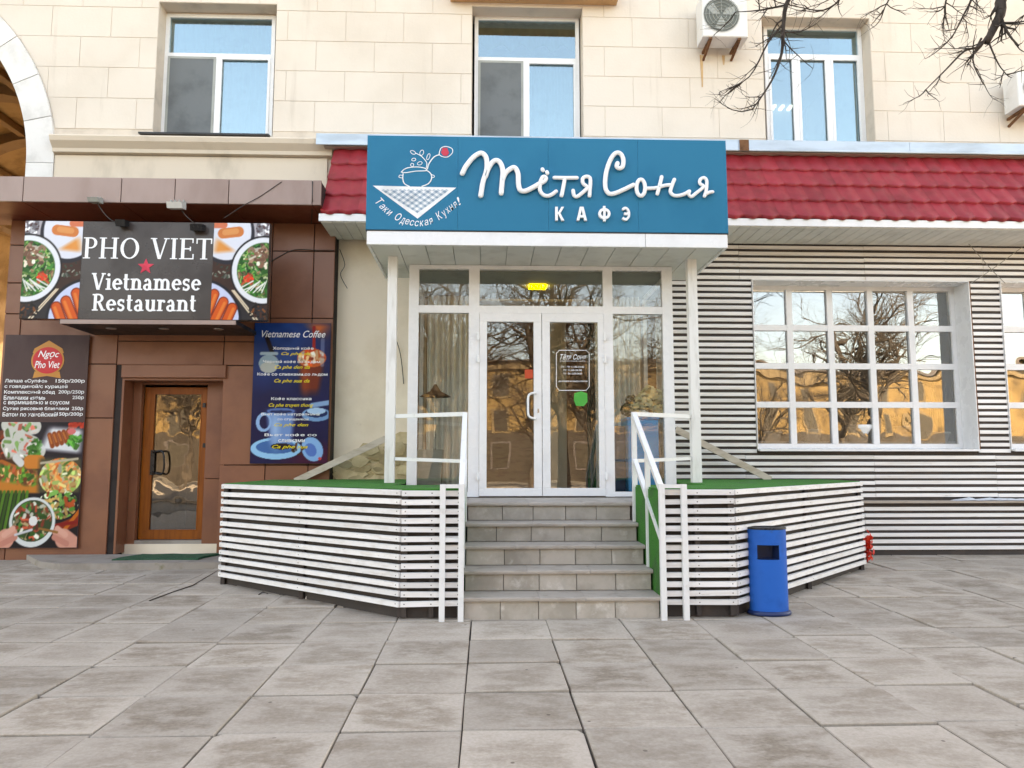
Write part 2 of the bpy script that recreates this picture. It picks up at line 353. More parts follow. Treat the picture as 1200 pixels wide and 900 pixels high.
# ---------------------------------------------------------------- lettering
def text_mesh(s, X0, X1, Z0, Z1, Y, bold=0.0, shear=0.0, ext=0.0, space=1.0, keep=False):
    cu = bpy.data.curves.new('t', 'FONT'); cu.body = s; cu.offset = bold; cu.shear = shear; cu.extrude = 0; cu.space_character = space
    cu.resolution_u = 3
    o = bpy.data.objects.new('t', cu); m = bpy.data.meshes.new_from_object(o)
    bpy.data.objects.remove(o); bpy.data.curves.remove(cu)
    n = len(m.vertices); a = np.empty(n * 3, 'f'); m.vertices.foreach_get('co', a); a = a.reshape(-1, 3)
    lo, hi = a.min(0), a.max(0)
    kx = (X1 - X0) / max(hi[0] - lo[0], 1e-6); kz = (Z1 - Z0) / max(hi[1] - lo[1], 1e-6)
    if keep: kx = min(kx, kz); kz = kx
    x = (a[:, 0] - lo[0]) * kx + X0; z = (a[:, 1] - lo[1]) * kz + Z0
    a = np.stack([x, np.full(n, Y), z], 1).astype('f'); m.vertices.foreach_set('co', a.ravel()); m.update()
    if ext:
        f = [tuple(p.vertices) for p in m.polygons]; v = [tuple(q) for q in a]; k = len(v)
        v2 = v + [(p[0], p[1] - ext, p[2]) for p in v]
        ec = {}
        for p in f:
            for i in range(len(p)): e = (p[i], p[(i+1) % len(p)]); ec[tuple(sorted(e))] = ec.get(tuple(sorted(e)), 0) + 1
        f2 = [p[::-1] for p in f] + [tuple(i + k for i in p) for p in f]
        for e, c in ec.items():
            if c == 1: f2.append((e[0], e[1], e[1] + k, e[0] + k))
        bpy.data.meshes.remove(m); m = bpy.data.meshes.new('t'); m.from_pydata(v2, [], f2); m.update()
    return m
def text(name, s, rect, Y, mat, parent, **k):
    m = text_mesh(s, *rect, Y, **k); m.name = name
    return mkobj(name, m, mat, parent)
# a small slab-serif alphabet: L = straight stroke, A = arc stroke (cx, cy, rx, ry, a0, a1, side weight, top weight)
def serif(stem, thin, sf, xh):
    S, T, F = stem, thin, sf
    def st(x, y0=0., y1=1., b=1, t=1, e=.09):
        o = [('L', x, y0, x, y1, S)]
        if b: o.append(('H', x - S/2 - e, x + S/2 + e, y0 + F/2, F))
        if t: o.append(('H', x - S/2 - e*(1 if t == 1 else 1), x + S/2 + (e if t == 1 else 0), y1 - F/2, F))
        return o
    G = {}
    G['P'] = (.74, st(.2) + [('A', .38, .74, .22, .235, -90, 90, S*.9, T), ('H', .2, .38, .975, T), ('H', .2, .38, .505, T)])
    G['H'] = (.98, st(.2) + st(.76) + [('H', .2, .76, .5, T)])
    G['O'] = (.96, [('A', .47, .5, .36, .475, 0, 360, S, T)])
    G['V'] = (.92, [('L', .16, 1, .46, 0, S), ('L', .76, 1, .48, 0, T*1.2), ('H', .02, .32, 1 - F/2, F), ('H', .64, .90, 1 - F/2, F)])
    G['I'] = (.42, st(.2))
    G['E'] = (.78, st(.2) + [('H', .2, .68, .975, T), ('H', .2, .55, .5, T), ('H', .2, .70, .025, T), ('L', .66, .78, .66, 1, T), ('L', .55, .4, .55, .6, T), ('L', .69, 0, .69, .25, T)])
    G['T'] = (.84, st(.41, 0, 1, 1, 0) + [('H', .06, .76, .975, T), ('L', .07, .75, .07, 1, T), ('L', .75, .75, .75, 1, T)])
    G['R'] = (.86, st(.2) + [('A', .40, .75, .22, .22, -90, 90, S*.9, T), ('H', .2, .40, .975, T), ('H', .2, .40, .52, T), ('L', .42, .52, .70, 0, S), ('H', .58, .84, F/2, F)])
    h = xh
    G['i'] = (.40, st(.19, 0, h, 1, 2) + [('A', .18, .9, .045, .045, 0, 360, .09, .09)])
    G['n'] = (.78, st(.19, 0, h, 1, 2) + st(.58, 0, h*.6, 1, 0) + [('A', .39, h*.58, .19, h*.36, 0, 180, S, T*1.3)])
    G['m'] = (1.14, st(.19, 0, h, 1, 2) + st(.56, 0, h*.6, 1, 0) + st(.93, 0, h*.6, 1, 0) + [('A', .375, h*.58, .185, h*.36, 0, 180, S, T*1.3), ('A', .745, h*.58, .185, h*.36, 0, 180, S, T*1.3)])
    G['u'] = (.78, [('L', .19, h*.35, .19, h, S), ('H', .05, .25, h - F/2, F), ('L', .56, 0, .56, h, S), ('H', .43, .6, h - F/2, F), ('H', .56, .72, F/2, F), ('A', .375, h*.36, .185, h*.33, 180, 360, S, T*1.3)])
    G['r'] = (.56, st(.19, 0, h, 1, 2) + [('A', .38, h*.66, .17, h*.26, 60, 180, S*.8, T*1.3), ('A', .45, h*.84, .035, .035, 0, 360, .08, .08)])
    G['t'] = (.50, [('L', .21, .12, .21, .95, S), ('H', .06, .42, h - F/2, F), ('A', .32, .14, .11, .11, 180, 320, S*.7, T*1.2)])
    G['e'] = (.66, [('A', .34, h/2, .22, h/2 - T/2, 25, 320, S, T*1.2), ('A', .34, h/2, .22, h/2 - T/2, 0, 26, S, T*1.2), ('H', .2, .56, h*.53, T*1.1)])
    G['a'] = (.68, [('L', .45, 0, .45, h*.62, S), ('A', .30, h*.62, .15, h*.33, 0, 160, S*.85, T*1.3), ('A', .29, h*.26, .17, h*.23, 0, 360, S*.85, T*1.2), ('H', .45, .64, F/2, F)])
    G['s'] = (.58, [('A', .29, h*.73, .16, h*.22, 40, 270, S*.75, T*1.5), ('A', .29, h*.27, .16, h*.22, -140, 90, S*.75, T*1.5), ('L', .44, h*.72, .44, h, T), ('L', .13, 0, .13, h*.28, T)])
    return G
def serif_text(name, s, rect, Y, mat, parent, bold):
    G = serif(.15, .055, .045, .68) if not bold else serif(.19, .085, .08, .68)
    X0, X1, Z0, Z1 = rect; tot = sum(.45 if c == ' ' else G[c][0] for c in s)
    kx = (X1 - X0) / tot; kz = Z1 - Z0; x = 0; e = 0
    for c in s:
        if c == ' ': x += .45; continue
        w, strokes = G[c]; mb = MB(); e = 0
        for q in strokes:
            e += .00025; yy = Y - .003 - e
            def pt(a, b): return (X0 + (x + a) * kx, Z0 + b * kz)
            if q[0] == 'L':
                _, a, b, a2, b2, t = q; mb.prism([pt(a - t/2, b), pt(a + t/2, b), pt(a2 + t/2, b2), pt(a2 - t/2, b2)], yy, Y, 'y')
            elif q[0] == 'H':
                _, a, a2, b, t = q; mb.prism([pt(a, b - t/2), pt(a2, b - t/2), pt(a2, b + t/2), pt(a, b + t/2)], yy, Y, 'y')
            else:
                _, cx, cy, rx, ry, a0, a1, wx, wy = q; n = max(4, int(abs(a1 - a0) / 15))
                for i in range(n):
                    g0, g1 = R(a0 + (a1 - a0) * i / n), R(a0 + (a1 - a0) * (i + 1) / n)
                    po = lambda g, s_: pt(cx + (rx + s_*wx/2) * math.cos(g), cy + (ry + s_*wy/2) * math.sin(g))
                    mb.prism([po(g0, -1), po(g0, 1), po(g1, 1), po(g1, -1)], yy, Y, 'y')
        mb.build(name, mat, parent); x += w
# ---------------------------------------------------------------- printed pictures: a fine grid carrying the print's own colours
class Art:
    def __init__(s, w, h, bgc, seed=0):
        s.w, s.h = w, h; s.a = np.zeros((h, w, 3)) + np.array(bgc)
        s.y, s.x = np.mgrid[0:h, 0:w]; s.x = s.x / (w - 1); s.y = s.y / (h - 1); s.asp = h / w; s.r = np.random.RandomState(seed)
    def put(s, m, c):
        m = np.clip(m, 0, 1)[..., None]; c = np.asarray(c)
        s.a = s.a * (1 - m) + c * m; return s
    def nz(s, cells, amp=1.0):                       # smooth random field 0..1
        gx, gy = max(2, int(cells) + 2), max(2, int(cells * s.asp) + 2); g = s.r.rand(gy, gx)
        fx = s.x * (gx - 1.001); fy = s.y * (gy - 1.001); ix = fx.astype(int); iy = fy.astype(int); tx = fx - ix; ty = fy - iy
        tx = tx*tx*(3-2*tx); ty = ty*ty*(3-2*ty)
        return (g[iy, ix]*(1-tx) + g[iy, ix+1]*tx)*(1-ty) + (g[iy+1, ix]*(1-tx) + g[iy+1, ix+1]*tx)*ty
    def ell(s, cx, cy, rx, ry=None, rot=0, soft=.03):   # units of panel width; ry in widths too
        ry = rx if ry is None else ry; dx = s.x - cx; dy = (s.y - cy) * s.asp; c, n = math.cos(R(rot)), math.sin(R(rot))
        u, v = dx*c + dy*n, -dx*n + dy*c
        return np.clip((1 - np.sqrt((u/rx)**2 + (v/ry)**2)) / soft + .5, 0, 1)
    def cap(s, x0, y0, x1, y1, r, soft=.01):
        ax, ay, bx, by = x0, y0*s.asp, x1, y1*s.asp; px, py = s.x - ax, s.y*s.asp - ay; dx, dy = bx - ax, by - ay
        t = np.clip((px*dx + py*dy) / (dx*dx + dy*dy + 1e-9), 0, 1)
        return np.clip((r - np.hypot(px - dx*t, py - dy*t)) / soft + .5, 0, 1)
    def poly(s, pts):
        m = np.ones_like(s.x)
        n = len(pts)
        for i in range(n):
            (x0, y0), (x1, y1) = pts[i], pts[(i+1) % n]
            m = m * np.clip(((x1-x0)*(s.y-y0) - (y1-y0)*(s.x-x0)) * 60 + .5, 0, 1)
        return m
    def salad(s, mask, n, cols, rmin=.01, rmax=.04, box=(0, 0, 1, 1)):
        for i in range(n):
            x = box[0] + s.r.rand()*(box[2]-box[0]); y = box[1] + s.r.rand()*(box[3]-box[1]); g = s.r.rand()*6.28; l = rmin + s.r.rand()*(rmax*2)
            c = np.array(cols[s.r.randint(len(cols))]) * (.7 + .6*s.r.rand())
            s.put(s.cap(x, y, x + l*math.cos(g), y + l*math.sin(g)/s.asp, rmin + s.r.rand()*(rmax-rmin)*.5) * mask, c)
def lin(c): c = np.asarray(c, float); return np.where(c <= .04045, c/12.92, ((c+.055)/1.055)**2.4)
def art_panel(name, art, quadpts, mat, parent):      # quadpts: top-left, top-right, bottom-right, bottom-left in the scene
    tl, tr, br, bl = [np.array(q) for q in quadpts]
    x = art.x[..., None]; y = art.y[..., None]
    v = (tl*(1-x) + tr*x)*(1-y) + (bl*(1-x) + br*x)*y
    h, w = art.h, art.w; idx = np.arange(h*w).reshape(h, w)
    f = np.stack([idx[1:, :-1], idx[1:, 1:], idx[:-1, 1:], idx[:-1, :-1]], -1).reshape(-1, 4)
    m = bpy.data.meshes.new(name); m.from_pydata(v.reshape(-1, 3), [], f); m.update()
    a = m.color_attributes.new('print', 'FLOAT_COLOR', 'POINT')
    c = np.ones((h*w, 4), 'f'); c[:, :3] = lin(np.clip(art.a, 0, 1)).reshape(-1, 3) * .85; a.data.foreach_set('color', c.ravel())
    return mkobj(name, m, mat, parent)

# ================================================================ THE SETTING
YW = 10.5                                             # plane of the main wall
g = MB()
ys = [-400, -3, 11, 400]
for i in range(3):
    a, b = ys[i], ys[i+1]
    g.quad((-500, a, gz(a) - .06), (500, a, gz(a) - .06), (500, b, gz(b) - .06), (-500, b, gz(b) - .06))
struct(g.build('ground', m_grnd))
rd = MB().box(-120, 120, -26, -9, gz(-9) - .055, gz(-9) - .045); struct(rd.build('road', m_asph))
for y0, nm in ((-9.0, 'kerb'), (-26.2, 'kerb')):
    struct(MB().box(-120, 120, y0, y0 + .2, gz(-9) - .05, gz(-9) + .08).build(nm, m_concrete))

# pavement: bedding sheet with slabs of its own
pave = MB(); pave.quad((-9.5, -3, gz(-3) - .022), (11.5, -3, gz(-3) - .022), (11.5, 11, gz(11) - .022), (-9.5, 11, gz(11) - .022))
pave = struct(pave.build('pavement', m_earth))
SX, SY = .632, .615
x_ref = GP(552.7, 724).x; y_ref = GP(560, 750).y
def slab_mesh(k):
    r = random.Random(100 + k); w, d, c = SX/2 - .002 - r.random()*.002, SY/2 - .006 - r.random()*.008, .005
    pts = []
    for i, (sx_, sy_) in enumerate(((-1, -1), (1, -1), (1, 1), (-1, 1))):
        j1, j2 = r.uniform(0, .003), r.uniform(0, .003); x, y = sx_*(w - j1), sy_*(d - j2)
        if k >= 4 and i == k % 4:                        # a chipped corner
            q1, q2 = r.uniform(.02, .05), r.uniform(.015, .045)
            pr = [(x, y - sy_*q2), (x - sx_*q1*.45, y - sy_*q2*.55), (x - sx_*q1, y)]
            pts += pr if i in (0, 2) else pr[::-1]
        else: pts.append((x, y))
    n = len(pts); m = MB()
    top = [(p[0]*(1 - c/w), p[1]*(1 - c/d), 0) for p in pts]; mid = [(p[0], p[1], -c) for p in pts]; bot = [(p[0], p[1], -.05) for p in pts]
    cc = sum(pts[i][0]*pts[(i+1) % n][1] - pts[(i+1) % n][0]*pts[i][1] for i in range(n))
    m.add(top + mid + bot, [tuple(range(n))] + [(n+i, n+(i+1) % n, (i+1) % n, i) for i in range(n)] + [(2*n+i, 2*n+(i+1) % n, n+(i+1) % n, n+i) for i in range(n)])
    me = m.mesh('paving_slab'); me.materials.append(m_slab); return me
slabs = [slab_mesh(k) for k in range(8)]
coloff = {i: 0.0 for i in range(-20, 25)}
coloff.update({-2: .0, -3: -.03, -4: .02, -5: .04, -6: .05, -7: .06, -8: .08, -9: .09, -10: .0, 3: .01, 4: .06, 5: .30, 6: .28, 7: .33, 8: .05, 9: .05, 10: .25, 11: .25})
far = MB(); nsl = 0
for i in range(-15, 18):
    for j in range(-12, 10):
        x = x_ref + (i + .5) * SX; y = y_ref + (j + .5) * SY + coloff.get(i, 0)
        if y > 10.75 or y < -2.6 or x < -9.2 or x > 11: continue
        inside = y > 3.0 and abs(x - y * math.tan(YAW)) < y * .74 + .6
        if inside and ((-.15 < x < 1.45 and y > 7.2) or (-2.3 < x < 3.0 and y > 8.6)): continue
        if inside:
            o = mkobj('paving_slab', slabs[rng.choice((0, 1, 2, 3, 0, 1, 2, 3, 4, 5, 6, 7))], m_slab, pave)
            o.location = (x + (rng.random() - .5) * .006, y + (rng.random() - .5) * .006, gz(y) + (rng.random() - .5) * .012)
            o.rotation_euler = (math.atan(GS) + R((rng.random() - .5) * 1.1), R((rng.random() - .5) * 1.1), R((rng.random() - .5) * .5)); nsl += 1
        else:
            z = gz(y); w, d = SX/2 - .006, SY/2 - .006
            far.box(x - w, x + w, y - d, y + d, z - .05, z)
far.build('paving_slab', m_slab, pave, stuff=True)
# a few open cracks in the slabs beside the left terrace
for pts in ([(175, 704), (205, 693), (226, 686), (255, 669)], [(303, 697), (308, 694), (314, 696)]):
    m = MB(); q = [GP(*p) for p in pts]
    for a, b in zip(q, q[1:]):
        m.beam(a + Vector((0, 0, .001)), b + Vector((0, 0, .001)), .007, .010)
    m.build('crack', m_earth, pave)

# ================================================================ THE APARTMENT BUILDING
bld = thing('apartment_building', 'tall beige stucco apartment building with block joints above the shops', 'building', (1.0, YW, 0))
# arch
ac = P(-203, 190, YW); AX, AZ = ac.x, ac.z; RO = P(65, 190, YW).x - AX; RI = P(33, 190, YW).x - AX
XA = AX + RO + .012                                   # where the flat wall begins right of the arch
ZT = 16.0
def arcpts(r, a0, a1, n=24): return [(AX + r*math.cos(R(a0 + (a1-a0)*i/n)), AZ + r*math.sin(R(a0 + (a1-a0)*i/n))) for i in range(n + 1)]
WIN = [RC(183, 4, 322, 158, YW), RC(553, 9, 683, 163, YW), RC(895, 21, 1022, 168, YW)]
ZL = P(600, 205, YW).z                                # foot of the upper wall
BWIN = RC(885, 328, 1143, 527, YW - .12); BSH = P(1180, 430, YW - .12).x - P(885, 430, YW - .12).x
BW2 = (BWIN[0] + BSH, BWIN[1] + BSH, BWIN[2], BWIN[3])
PV = RC(138, 443, 262, 640, YW - .25)                 # restaurant door opening
VX0, VX1 = P(478, 440, 8.9).x, P(790, 440, 8.9).x     # vestibule sides
def wallgrid(mb, x0, x1, z0, z1, holes, y0, y1):
    xs = sorted({x0, x1} | {h[k] for h in holes for k in (0, 1) if x0 < h[k] < x1})
    for a, b in zip(xs, xs[1:]):
        z = z0
        for h in sorted([h for h in holes if h[0] < (a+b)/2 < h[1]], key=lambda h: h[2]):
            if h[2] > z: mb.box(a, b, y0, y1, z, h[2])
            z = h[3]
        if z < z1: mb.box(a, b, y0, y1, z, z1)
up = MB(); wallgrid(up, XA, 13, ZL, ZT, WIN, YW, YW + .45)
ri = arcpts(RI + .03, 0, 90)
up.prism(ri + [(AX, ZT), (XA, ZT), (XA, AZ)], YW, YW + .45, 'y')
up.prism([(2*AX - p[0], p[1]) for p in ri] + [(AX, ZT), (2*AX - XA, ZT), (2*AX - XA, AZ)], YW, YW + .45, 'y')
up.box(-24, 2*AX - XA, YW, YW + .45, -.2, ZT)
up.box(AX + RI + .03, XA, YW, YW + .45, -.2, AZ)      # pier under the arch
up.box(2*AX - XA, AX - RI - .03, YW, YW + .45, -.2, AZ)
up.box(-24, -23.6, YW + .45, 24, -.2, ZT); up.box(12.6, 13, YW + .45, 24, -.2, ZT)
wall = up.build('wall', m_joint, bld)
MB().box(-24.4, 13.4, YW - .5, 24.4, ZT, ZT + .35).build('roof', m_roofm, bld)
lw = MB(); DOORH = (VX0 + .05, VX1 - .05, .9, 3.62)
wallgrid(lw, XA, 13, -.2, ZL, [PV, DOORH, BWIN, BW2], YW, YW + .45)
lower = lw.build('lower_wall', m_stucco2, bld)
# stucco blocks on the upper wall
BH, BWD = .462, .845; zb = P(600, 158.5, YW).z
def clip_rects(x0, x1, z0, z1):
    out = [(x0, x1, z0, z1)]
    for (a, b, c, d) in WIN:
        a, b, c, d = a - .004, b + .004, c, d + .004
        nx = []
        for (p, q, r, s) in out:
            if q <= a or p >= b or s <= c or r >= d: nx.append((p, q, r, s)); continue
            if p < a: nx.append((p, a, r, s))
            if q > b: nx.append((b, q, r, s))
            if s > d: nx.append((max(p, a), min(q, b), d, s))
            if r < c: nx.append((max(p, a), min(q, b), r, c))
        out = nx
    return [r for r in out if r[1] - r[0] > .03 and r[3] - r[2] > .03]
row = 0; z = zb
while z < 8.6:
    x = XA - 2.2 + (BWD / 2 if row % 2 else 0) - .1
    while x < 9.6:
        g = .0025
        for (a, b, c, d) in clip_rects(x + g, x + BWD - g, z + g, z + BH - g):
            if b < XA + .02 and math.hypot(b - AX, d - AZ) < RO: continue
            if a < XA and math.hypot(a - AX, c - AZ) < RO + .02:      # trimmed by the arch
                n = 8; L_ = []
                for k in range(n + 1):
                    zz = c + (d - c) * k / n; dz = zz - AZ
                    xx = AX + math.sqrt(max((RO + .012)**2 - dz*dz, 0)) if dz < RO else a
                    L_.append((min(max(xx, a), b - .001), zz))
                MB().prism(L_ + [(b, d), (b, c)], YW - .008, YW + .02, 'y').build('wall_block', m_stucco, wall); continue
            MB().cham(a, b, YW - .008, YW + .02, c, d, .004).build('wall_block', m_stucco, wall)
        x += BWD
    z += BH; row += 1
# arch stones
tr = MB().box(AX + RI, AX + RO, YW - .05, YW + .3, P(50, 206, YW).z - .05, AZ + .012)
trim = tr.build('arch_trim', m_archw, bld)
for a0, a1 in ((0, 13), (13, 25), (25, 37), (37, 49), (49, 61), (61, 73), (73, 85), (85, 97)):
    o = arcpts(RO, a0 + .12 + .25*(a0 == 0), a1 - .12, 6); i_ = arcpts(RI, a0 + .12 + .25*(a0 == 0), a1 - .12, 6)
    MB().prism(o + i_[::-1], YW - .05, YW + .3, 'y').build('arch_stone', m_archw, trim)
# vaulted passage
va = MB()
pr = arcpts(RI + .03, 0, 180, 28); pr = [(AX + RI + .03, -.2)] + pr + [(AX - RI - .03, -.2)]
for a, b in zip(pr, pr[1:]): va.quad((a[0], YW + .45, a[1]), (b[0], YW + .45, b[1]), (b[0], 23, b[1]), (a[0], 23, a[1]))
vault = va.build('passage_vault', m_vault, bld)
for k in range(6):
    y = YW + 1.2 + k * 1.9; o = arcpts(RI + .025, 0, 180, 24); i_ = arcpts(RI - .16, 0, 180, 24)
    MB().prism(o + i_[::-1], y, y + .35, 'y').build('vault_rib', m_rib, vault)
for a in (25, 50, 75, 100, 125, 150):
    c = arcpts(RI - .06, a, a + 1, 1)[0]; MB().beam((c[0], YW + .5, c[1]), (c[0], 22.9, c[1]), .14, .14).build('vault_beam', m_rib, vault)
# cornice under the upper windows, left of the awning
cx0, cx1 = AX + RO + .006, P(371, 165, 10.3).x
zc1, zc0 = P(220, 160, 10.32).z, P(220, 179, 10.38).z
MB().prism([(YW, zc0 - .02), (YW - .10, zc0), (YW - .11, zc0 + .05), (YW - .19, zc1 - .08), (YW - .21, zc1 - .02), (YW - .2, zc1), (YW, zc1 + .03)], cx0, cx1 + .2, 'x').build('cornice', m_cornice, bld)
MB().box(cx0, P(384, 195, YW).x, YW - .035, YW - .001, P(220, 206, YW).z - .2, zc0 - .022).build('frieze', m_cornice, bld)
# balcony above the middle window
bx = RC(528, -40, 722, 4, YW - .02)
MB().box(bx[0], bx[1], YW - .30, YW - .013, bx[2], bx[2] + .16).build('balcony_slab', M('terracotta soffit', (.62,.36,.17), .8), bld)

# upper windows: frame with panes, screen and sill
def window(parent, rc, Y, hb, vbs, fw=.055, sill=True, glass=m_glassu, screen=None, toptr=True):
    X0, X1, Z0, Z1 = rc; f = MB(); d = .06
    f.box(X0, X1, Y, Y + d, Z1 - fw, Z1); f.box(X0, X1, Y, Y + d, Z0, Z0 + fw)
    f.box(X0, X0 + fw, Y - .003, Y + d, Z0 + fw, Z1 - fw); f.box(X1 - fw, X1, Y - .003, Y + d, Z0 + fw, Z1 - fw)
    f.box(X0 + fw, X1 - fw, Y - .006, Y + d, hb - fw/2, hb + fw/2)
    for v in vbs: f.box(v - fw/2, v + fw/2, Y - .004, Y + d, Z0 + fw, hb - fw/2)
    w = f.build('window', m_white, parent)
    MB().box(X0 + fw, X1 - fw, Y + .03, Y + .036, hb + fw/2, Z1 - fw).build('pane', glass, w)
    xs = [X0 + fw/2] + list(vbs) + [X1 - fw/2]
    for i, (a, b) in enumerate(zip(xs, xs[1:])):
        a2, b2 = a + fw/2, b - fw/2; s = MB(); e = .035
        s.box(a2, b2, Y - .012, Y + .02, Z0 + fw, Z0 + fw + e); s.box(a2, b2, Y - .012, Y + .02, hb - fw/2 - e, hb - fw/2)
        s.box(a2, a2 + e, Y - .014, Y + .02, Z0 + fw + e, hb - fw/2 - e); s.box(b2 - e, b2, Y - .014, Y + .02, Z0 + fw + e, hb - fw/2 - e)
        s.build('sash', m_grille if screen == i else m_white, w)
        MB().box(a2 + .01, b2 - .01, Y + .03, Y + .036, Z0 + fw + .01, hb - fw/2 - .01).build('pane', glass, w)
        if screen == i: MB().box(a2 + e, b2 - e, Y - .008, Y - .005, Z0 + fw + e, hb - fw/2 - e).build('insect_screen', m_screen, w)
    if sill: MB().prism([(Y - .02, Z0 + .005), (Y - .02, Z0 - .02), (YW - .09, Z0 - .055), (YW - .09, Z0 - .03)], X0 - .17, X1 + .05, 'x').build('sill', m_rust if sill == 2 else m_black, w)
    return w
YU = YW + .24
def lining(mb, X0, X1, Y0, Y1, Z0, Z1):
    mb.quad((X0,Y0,Z0),(X1,Y0,Z0),(X1,Y1,Z0),(X0,Y1,Z0)); mb.quad((X0,Y0,Z1),(X0,Y1,Z1),(X1,Y1,Z1),(X1,Y0,Z1))
    mb.quad((X0,Y1,Z0),(X1,Y1,Z0),(X1,Y1,Z1),(X0,Y1,Z1)); mb.quad((X0,Y0,Z0),(X0,Y1,Z0),(X0,Y1,Z1),(X0,Y0,Z1)); mb.quad((X1,Y0,Z0),(X1,Y0,Z1),(X1,Y1,Z1),(X1,Y1,Z0))
    return mb
fr = [RC(190, 17, 321, 157, YU), RC(556, 20, 679, 162, YU), RC(897, 31, 1018, 168, YU)]
hb = [P(255, 65, YU).z, P(617, 70, YU).z, P(957, 66, YU).z]
vb = [[P(254, 110, YU).x], [P(615.5, 115, YU).x], [P(934, 115, YU).x, P(973, 115, YU).x]]
for i in range(3):
    r = fr[i]; window(bld, (max(r[0], WIN[i][0] + .003), min(r[1], WIN[i][1] - .003), WIN[i][2] + .02, r[3]), YU, hb[i], vb[i], screen=0 if i < 2 else None)
    # head block between lintel and frame
    MB().box(WIN[i][0] + .001, WIN[i][1] - .001, YU + .01, YU + .2, r[3] + .002, WIN[i][3] - .001).build('window_head', m_stucco, bld)
    lining(MB(), WIN[i][0] - .6, WIN[i][1] + .6, YW + .45, YW + 3.6, WIN[i][2] - .7, WIN[i][3] + .35).build('room_lining', m_room, bld)
def curtain(name, label, X0, X1, Y, Z0, Z1, mat, folds=14, amp=.03, ragged=0):
    m = MB(); n = folds * 6; rows = 3
    r = random.Random(len(label))
    for j in range(rows):
        for i in range(n + 1):
            t = i / n; zz = Z1 + (Z0 - Z1) * j / (rows - 1)
            if j == rows - 1 and ragged: zz += ragged * abs(math.sin(t * folds * math.pi * .5 + .7))
            m.v.append((X0 + (X1 - X0) * t, Y + amp * math.sin(t * folds * 6.283 + .8*math.sin(t*17)), zz))
    for j in range(rows - 1):
        for i in range(n): a = j*(n+1) + i; m.f.append((a, a+1, a+n+2, a+n+1))
    return tag(m.build(name, mat, None, True), label, 'curtain')
w = WIN[0]; curtain('curtain', 'pale sheer curtain behind the upper window nearest the arch', w[0] + .03, w[1] - .03, YW + .42, w[2] + .02, w[3] - .05, m_curtain, 12, .02)
w = WIN[1]; curtain('curtain', 'pale sheer curtain in lower panes of upper window above the teal sign', w[0] + .03, w[1] - .03, YW + .43, w[2] + .02, hb[1] + .1, m_curtain, 15, .02)
curtain('curtain', 'olive scalloped valance at the top of upper window above the teal sign', w[0] + .03, w[1] - .03, YW + .37, hb[1] + .18, w[3] - .03, m_green_cur, 10, .02, .12)
w = WIN[2]
curtain('curtain', 'plain pale roller blind in the upper window beside the air conditioner', P(975, 110, YW+.4).x, w[1] - .03, YW + .40, w[2] + .02, w[3] - .05, m_curtain, 2, .004)
for k in range(3):
    zc_ = w[3] + .345; d_ = ray(911, 131); yl = (zc_ - CAMZ) / d_.z * d_.y; xx = P(901.5 + 9.5*k, 131, yl).x
    t_ = MB().box(xx - .028, xx + .028, yl - .30, yl + .30, zc_ - .04, zc_); t_ = t_.build('ceiling_tube', m_tube)
    tag(t_, ['leftmost', 'middle', 'rightmost'][k] + ' of three lit white tubes on the ceiling in the upper right window', 'ceiling light', 'tubes in the upper right room')

# large gridded windows in the slatted wall
YB = YW + .25
def grid_window(rc, shift):
    X0, X1, Z0, Z1 = rc; f = MB(); fw, mw = .055, .085; d = .07
    gx0, gx1 = X0 + .004, X1 - .004; gz0, gz1 = Z0 + .004, Z1 - .004
    f.box(gx0, gx1, YB, YB + d, gz1 - fw*1.2, gz1); f.box(gx0, gx1, YB, YB + d, gz0, gz0 + fw*1.6)
    f.box(gx0, gx0 + fw, YB - .003, YB + d, gz0 + fw*1.6, gz1 - fw*1.2); f.box(gx1 - fw*1.3, gx1, YB - .003, YB + d, gz0 + fw*1.6, gz1 - fw*1.2)
    xs = [gx0 + fw + (gx1 - fw*1.3 - gx0 - fw) * k / 5 for k in range(6)]; zs = [gz0 + fw*1.6 + (gz1 - fw*1.2 - gz0 - fw*1.6) * k / 4 for k in range(5)]
    wdw = f.build('window', m_white, bld)
    for x in xs[1:-1]: MB().box(x - mw/2, x + mw/2, YB - .01, YB + d - .01, zs[0], zs[-1]).build('mullion', m_white, wdw)
    for k, z in enumerate(zs[1:-1]):
        for a, b in zip(xs, xs[1:]): MB().box(a + (mw/2 if a != xs[0] else 0), b - (mw/2 if b != xs[-1] else 0), YB - .006, YB + d - .014, z - mw/2, z + mw/2).build('glazing_bar', m_white, wdw)
    for i in range(5):
        for j in range(4):
            MB().box(xs[i] + .004, xs[i+1] - .004, YB + .03, YB + .036, zs[j] + .004, zs[j+1] - .004).build('pane', m_glassb, wdw)
    # white reveal boards lining the opening
    rv = MB(); t = .012
    rv.box(X1 - t, X1 - .001, YW - .10, YB - .004, Z0 + .001, Z1 - t - .002); rv.box(X0 + .001, X0 + t, YW - .10, YB - .004, Z0 + .001, Z1 - t - .002); rv.box(X0 + .001, X1 - .001, YW - .10, YB - .004, Z1 - t, Z1 - .001)
    rv.build('reveal', m_white, wdw)
    MB().prism([(YB - .002, Z0 + .03), (YB - .002, Z0 + .004), (YW - .16, Z0 - .022), (YW - .16, Z0 + .004)], X0 + .013, X1 - .013, 'x').build('sill', m_white, wdw)
    MB().box(X0 + .013, X1 - .013, YB + .09, YB + .5, Z0 + .03, Z0 + .13).build('inner_sill', m_white, wdw)
grid_window(BWIN, 0); grid_window(BW2, BSH)
lining(MB(), BWIN[0] - .3, BW2[1] + .6, YW + .45, YW + 4.2, .9, 3.9).build('room_lining', m_room, bld)
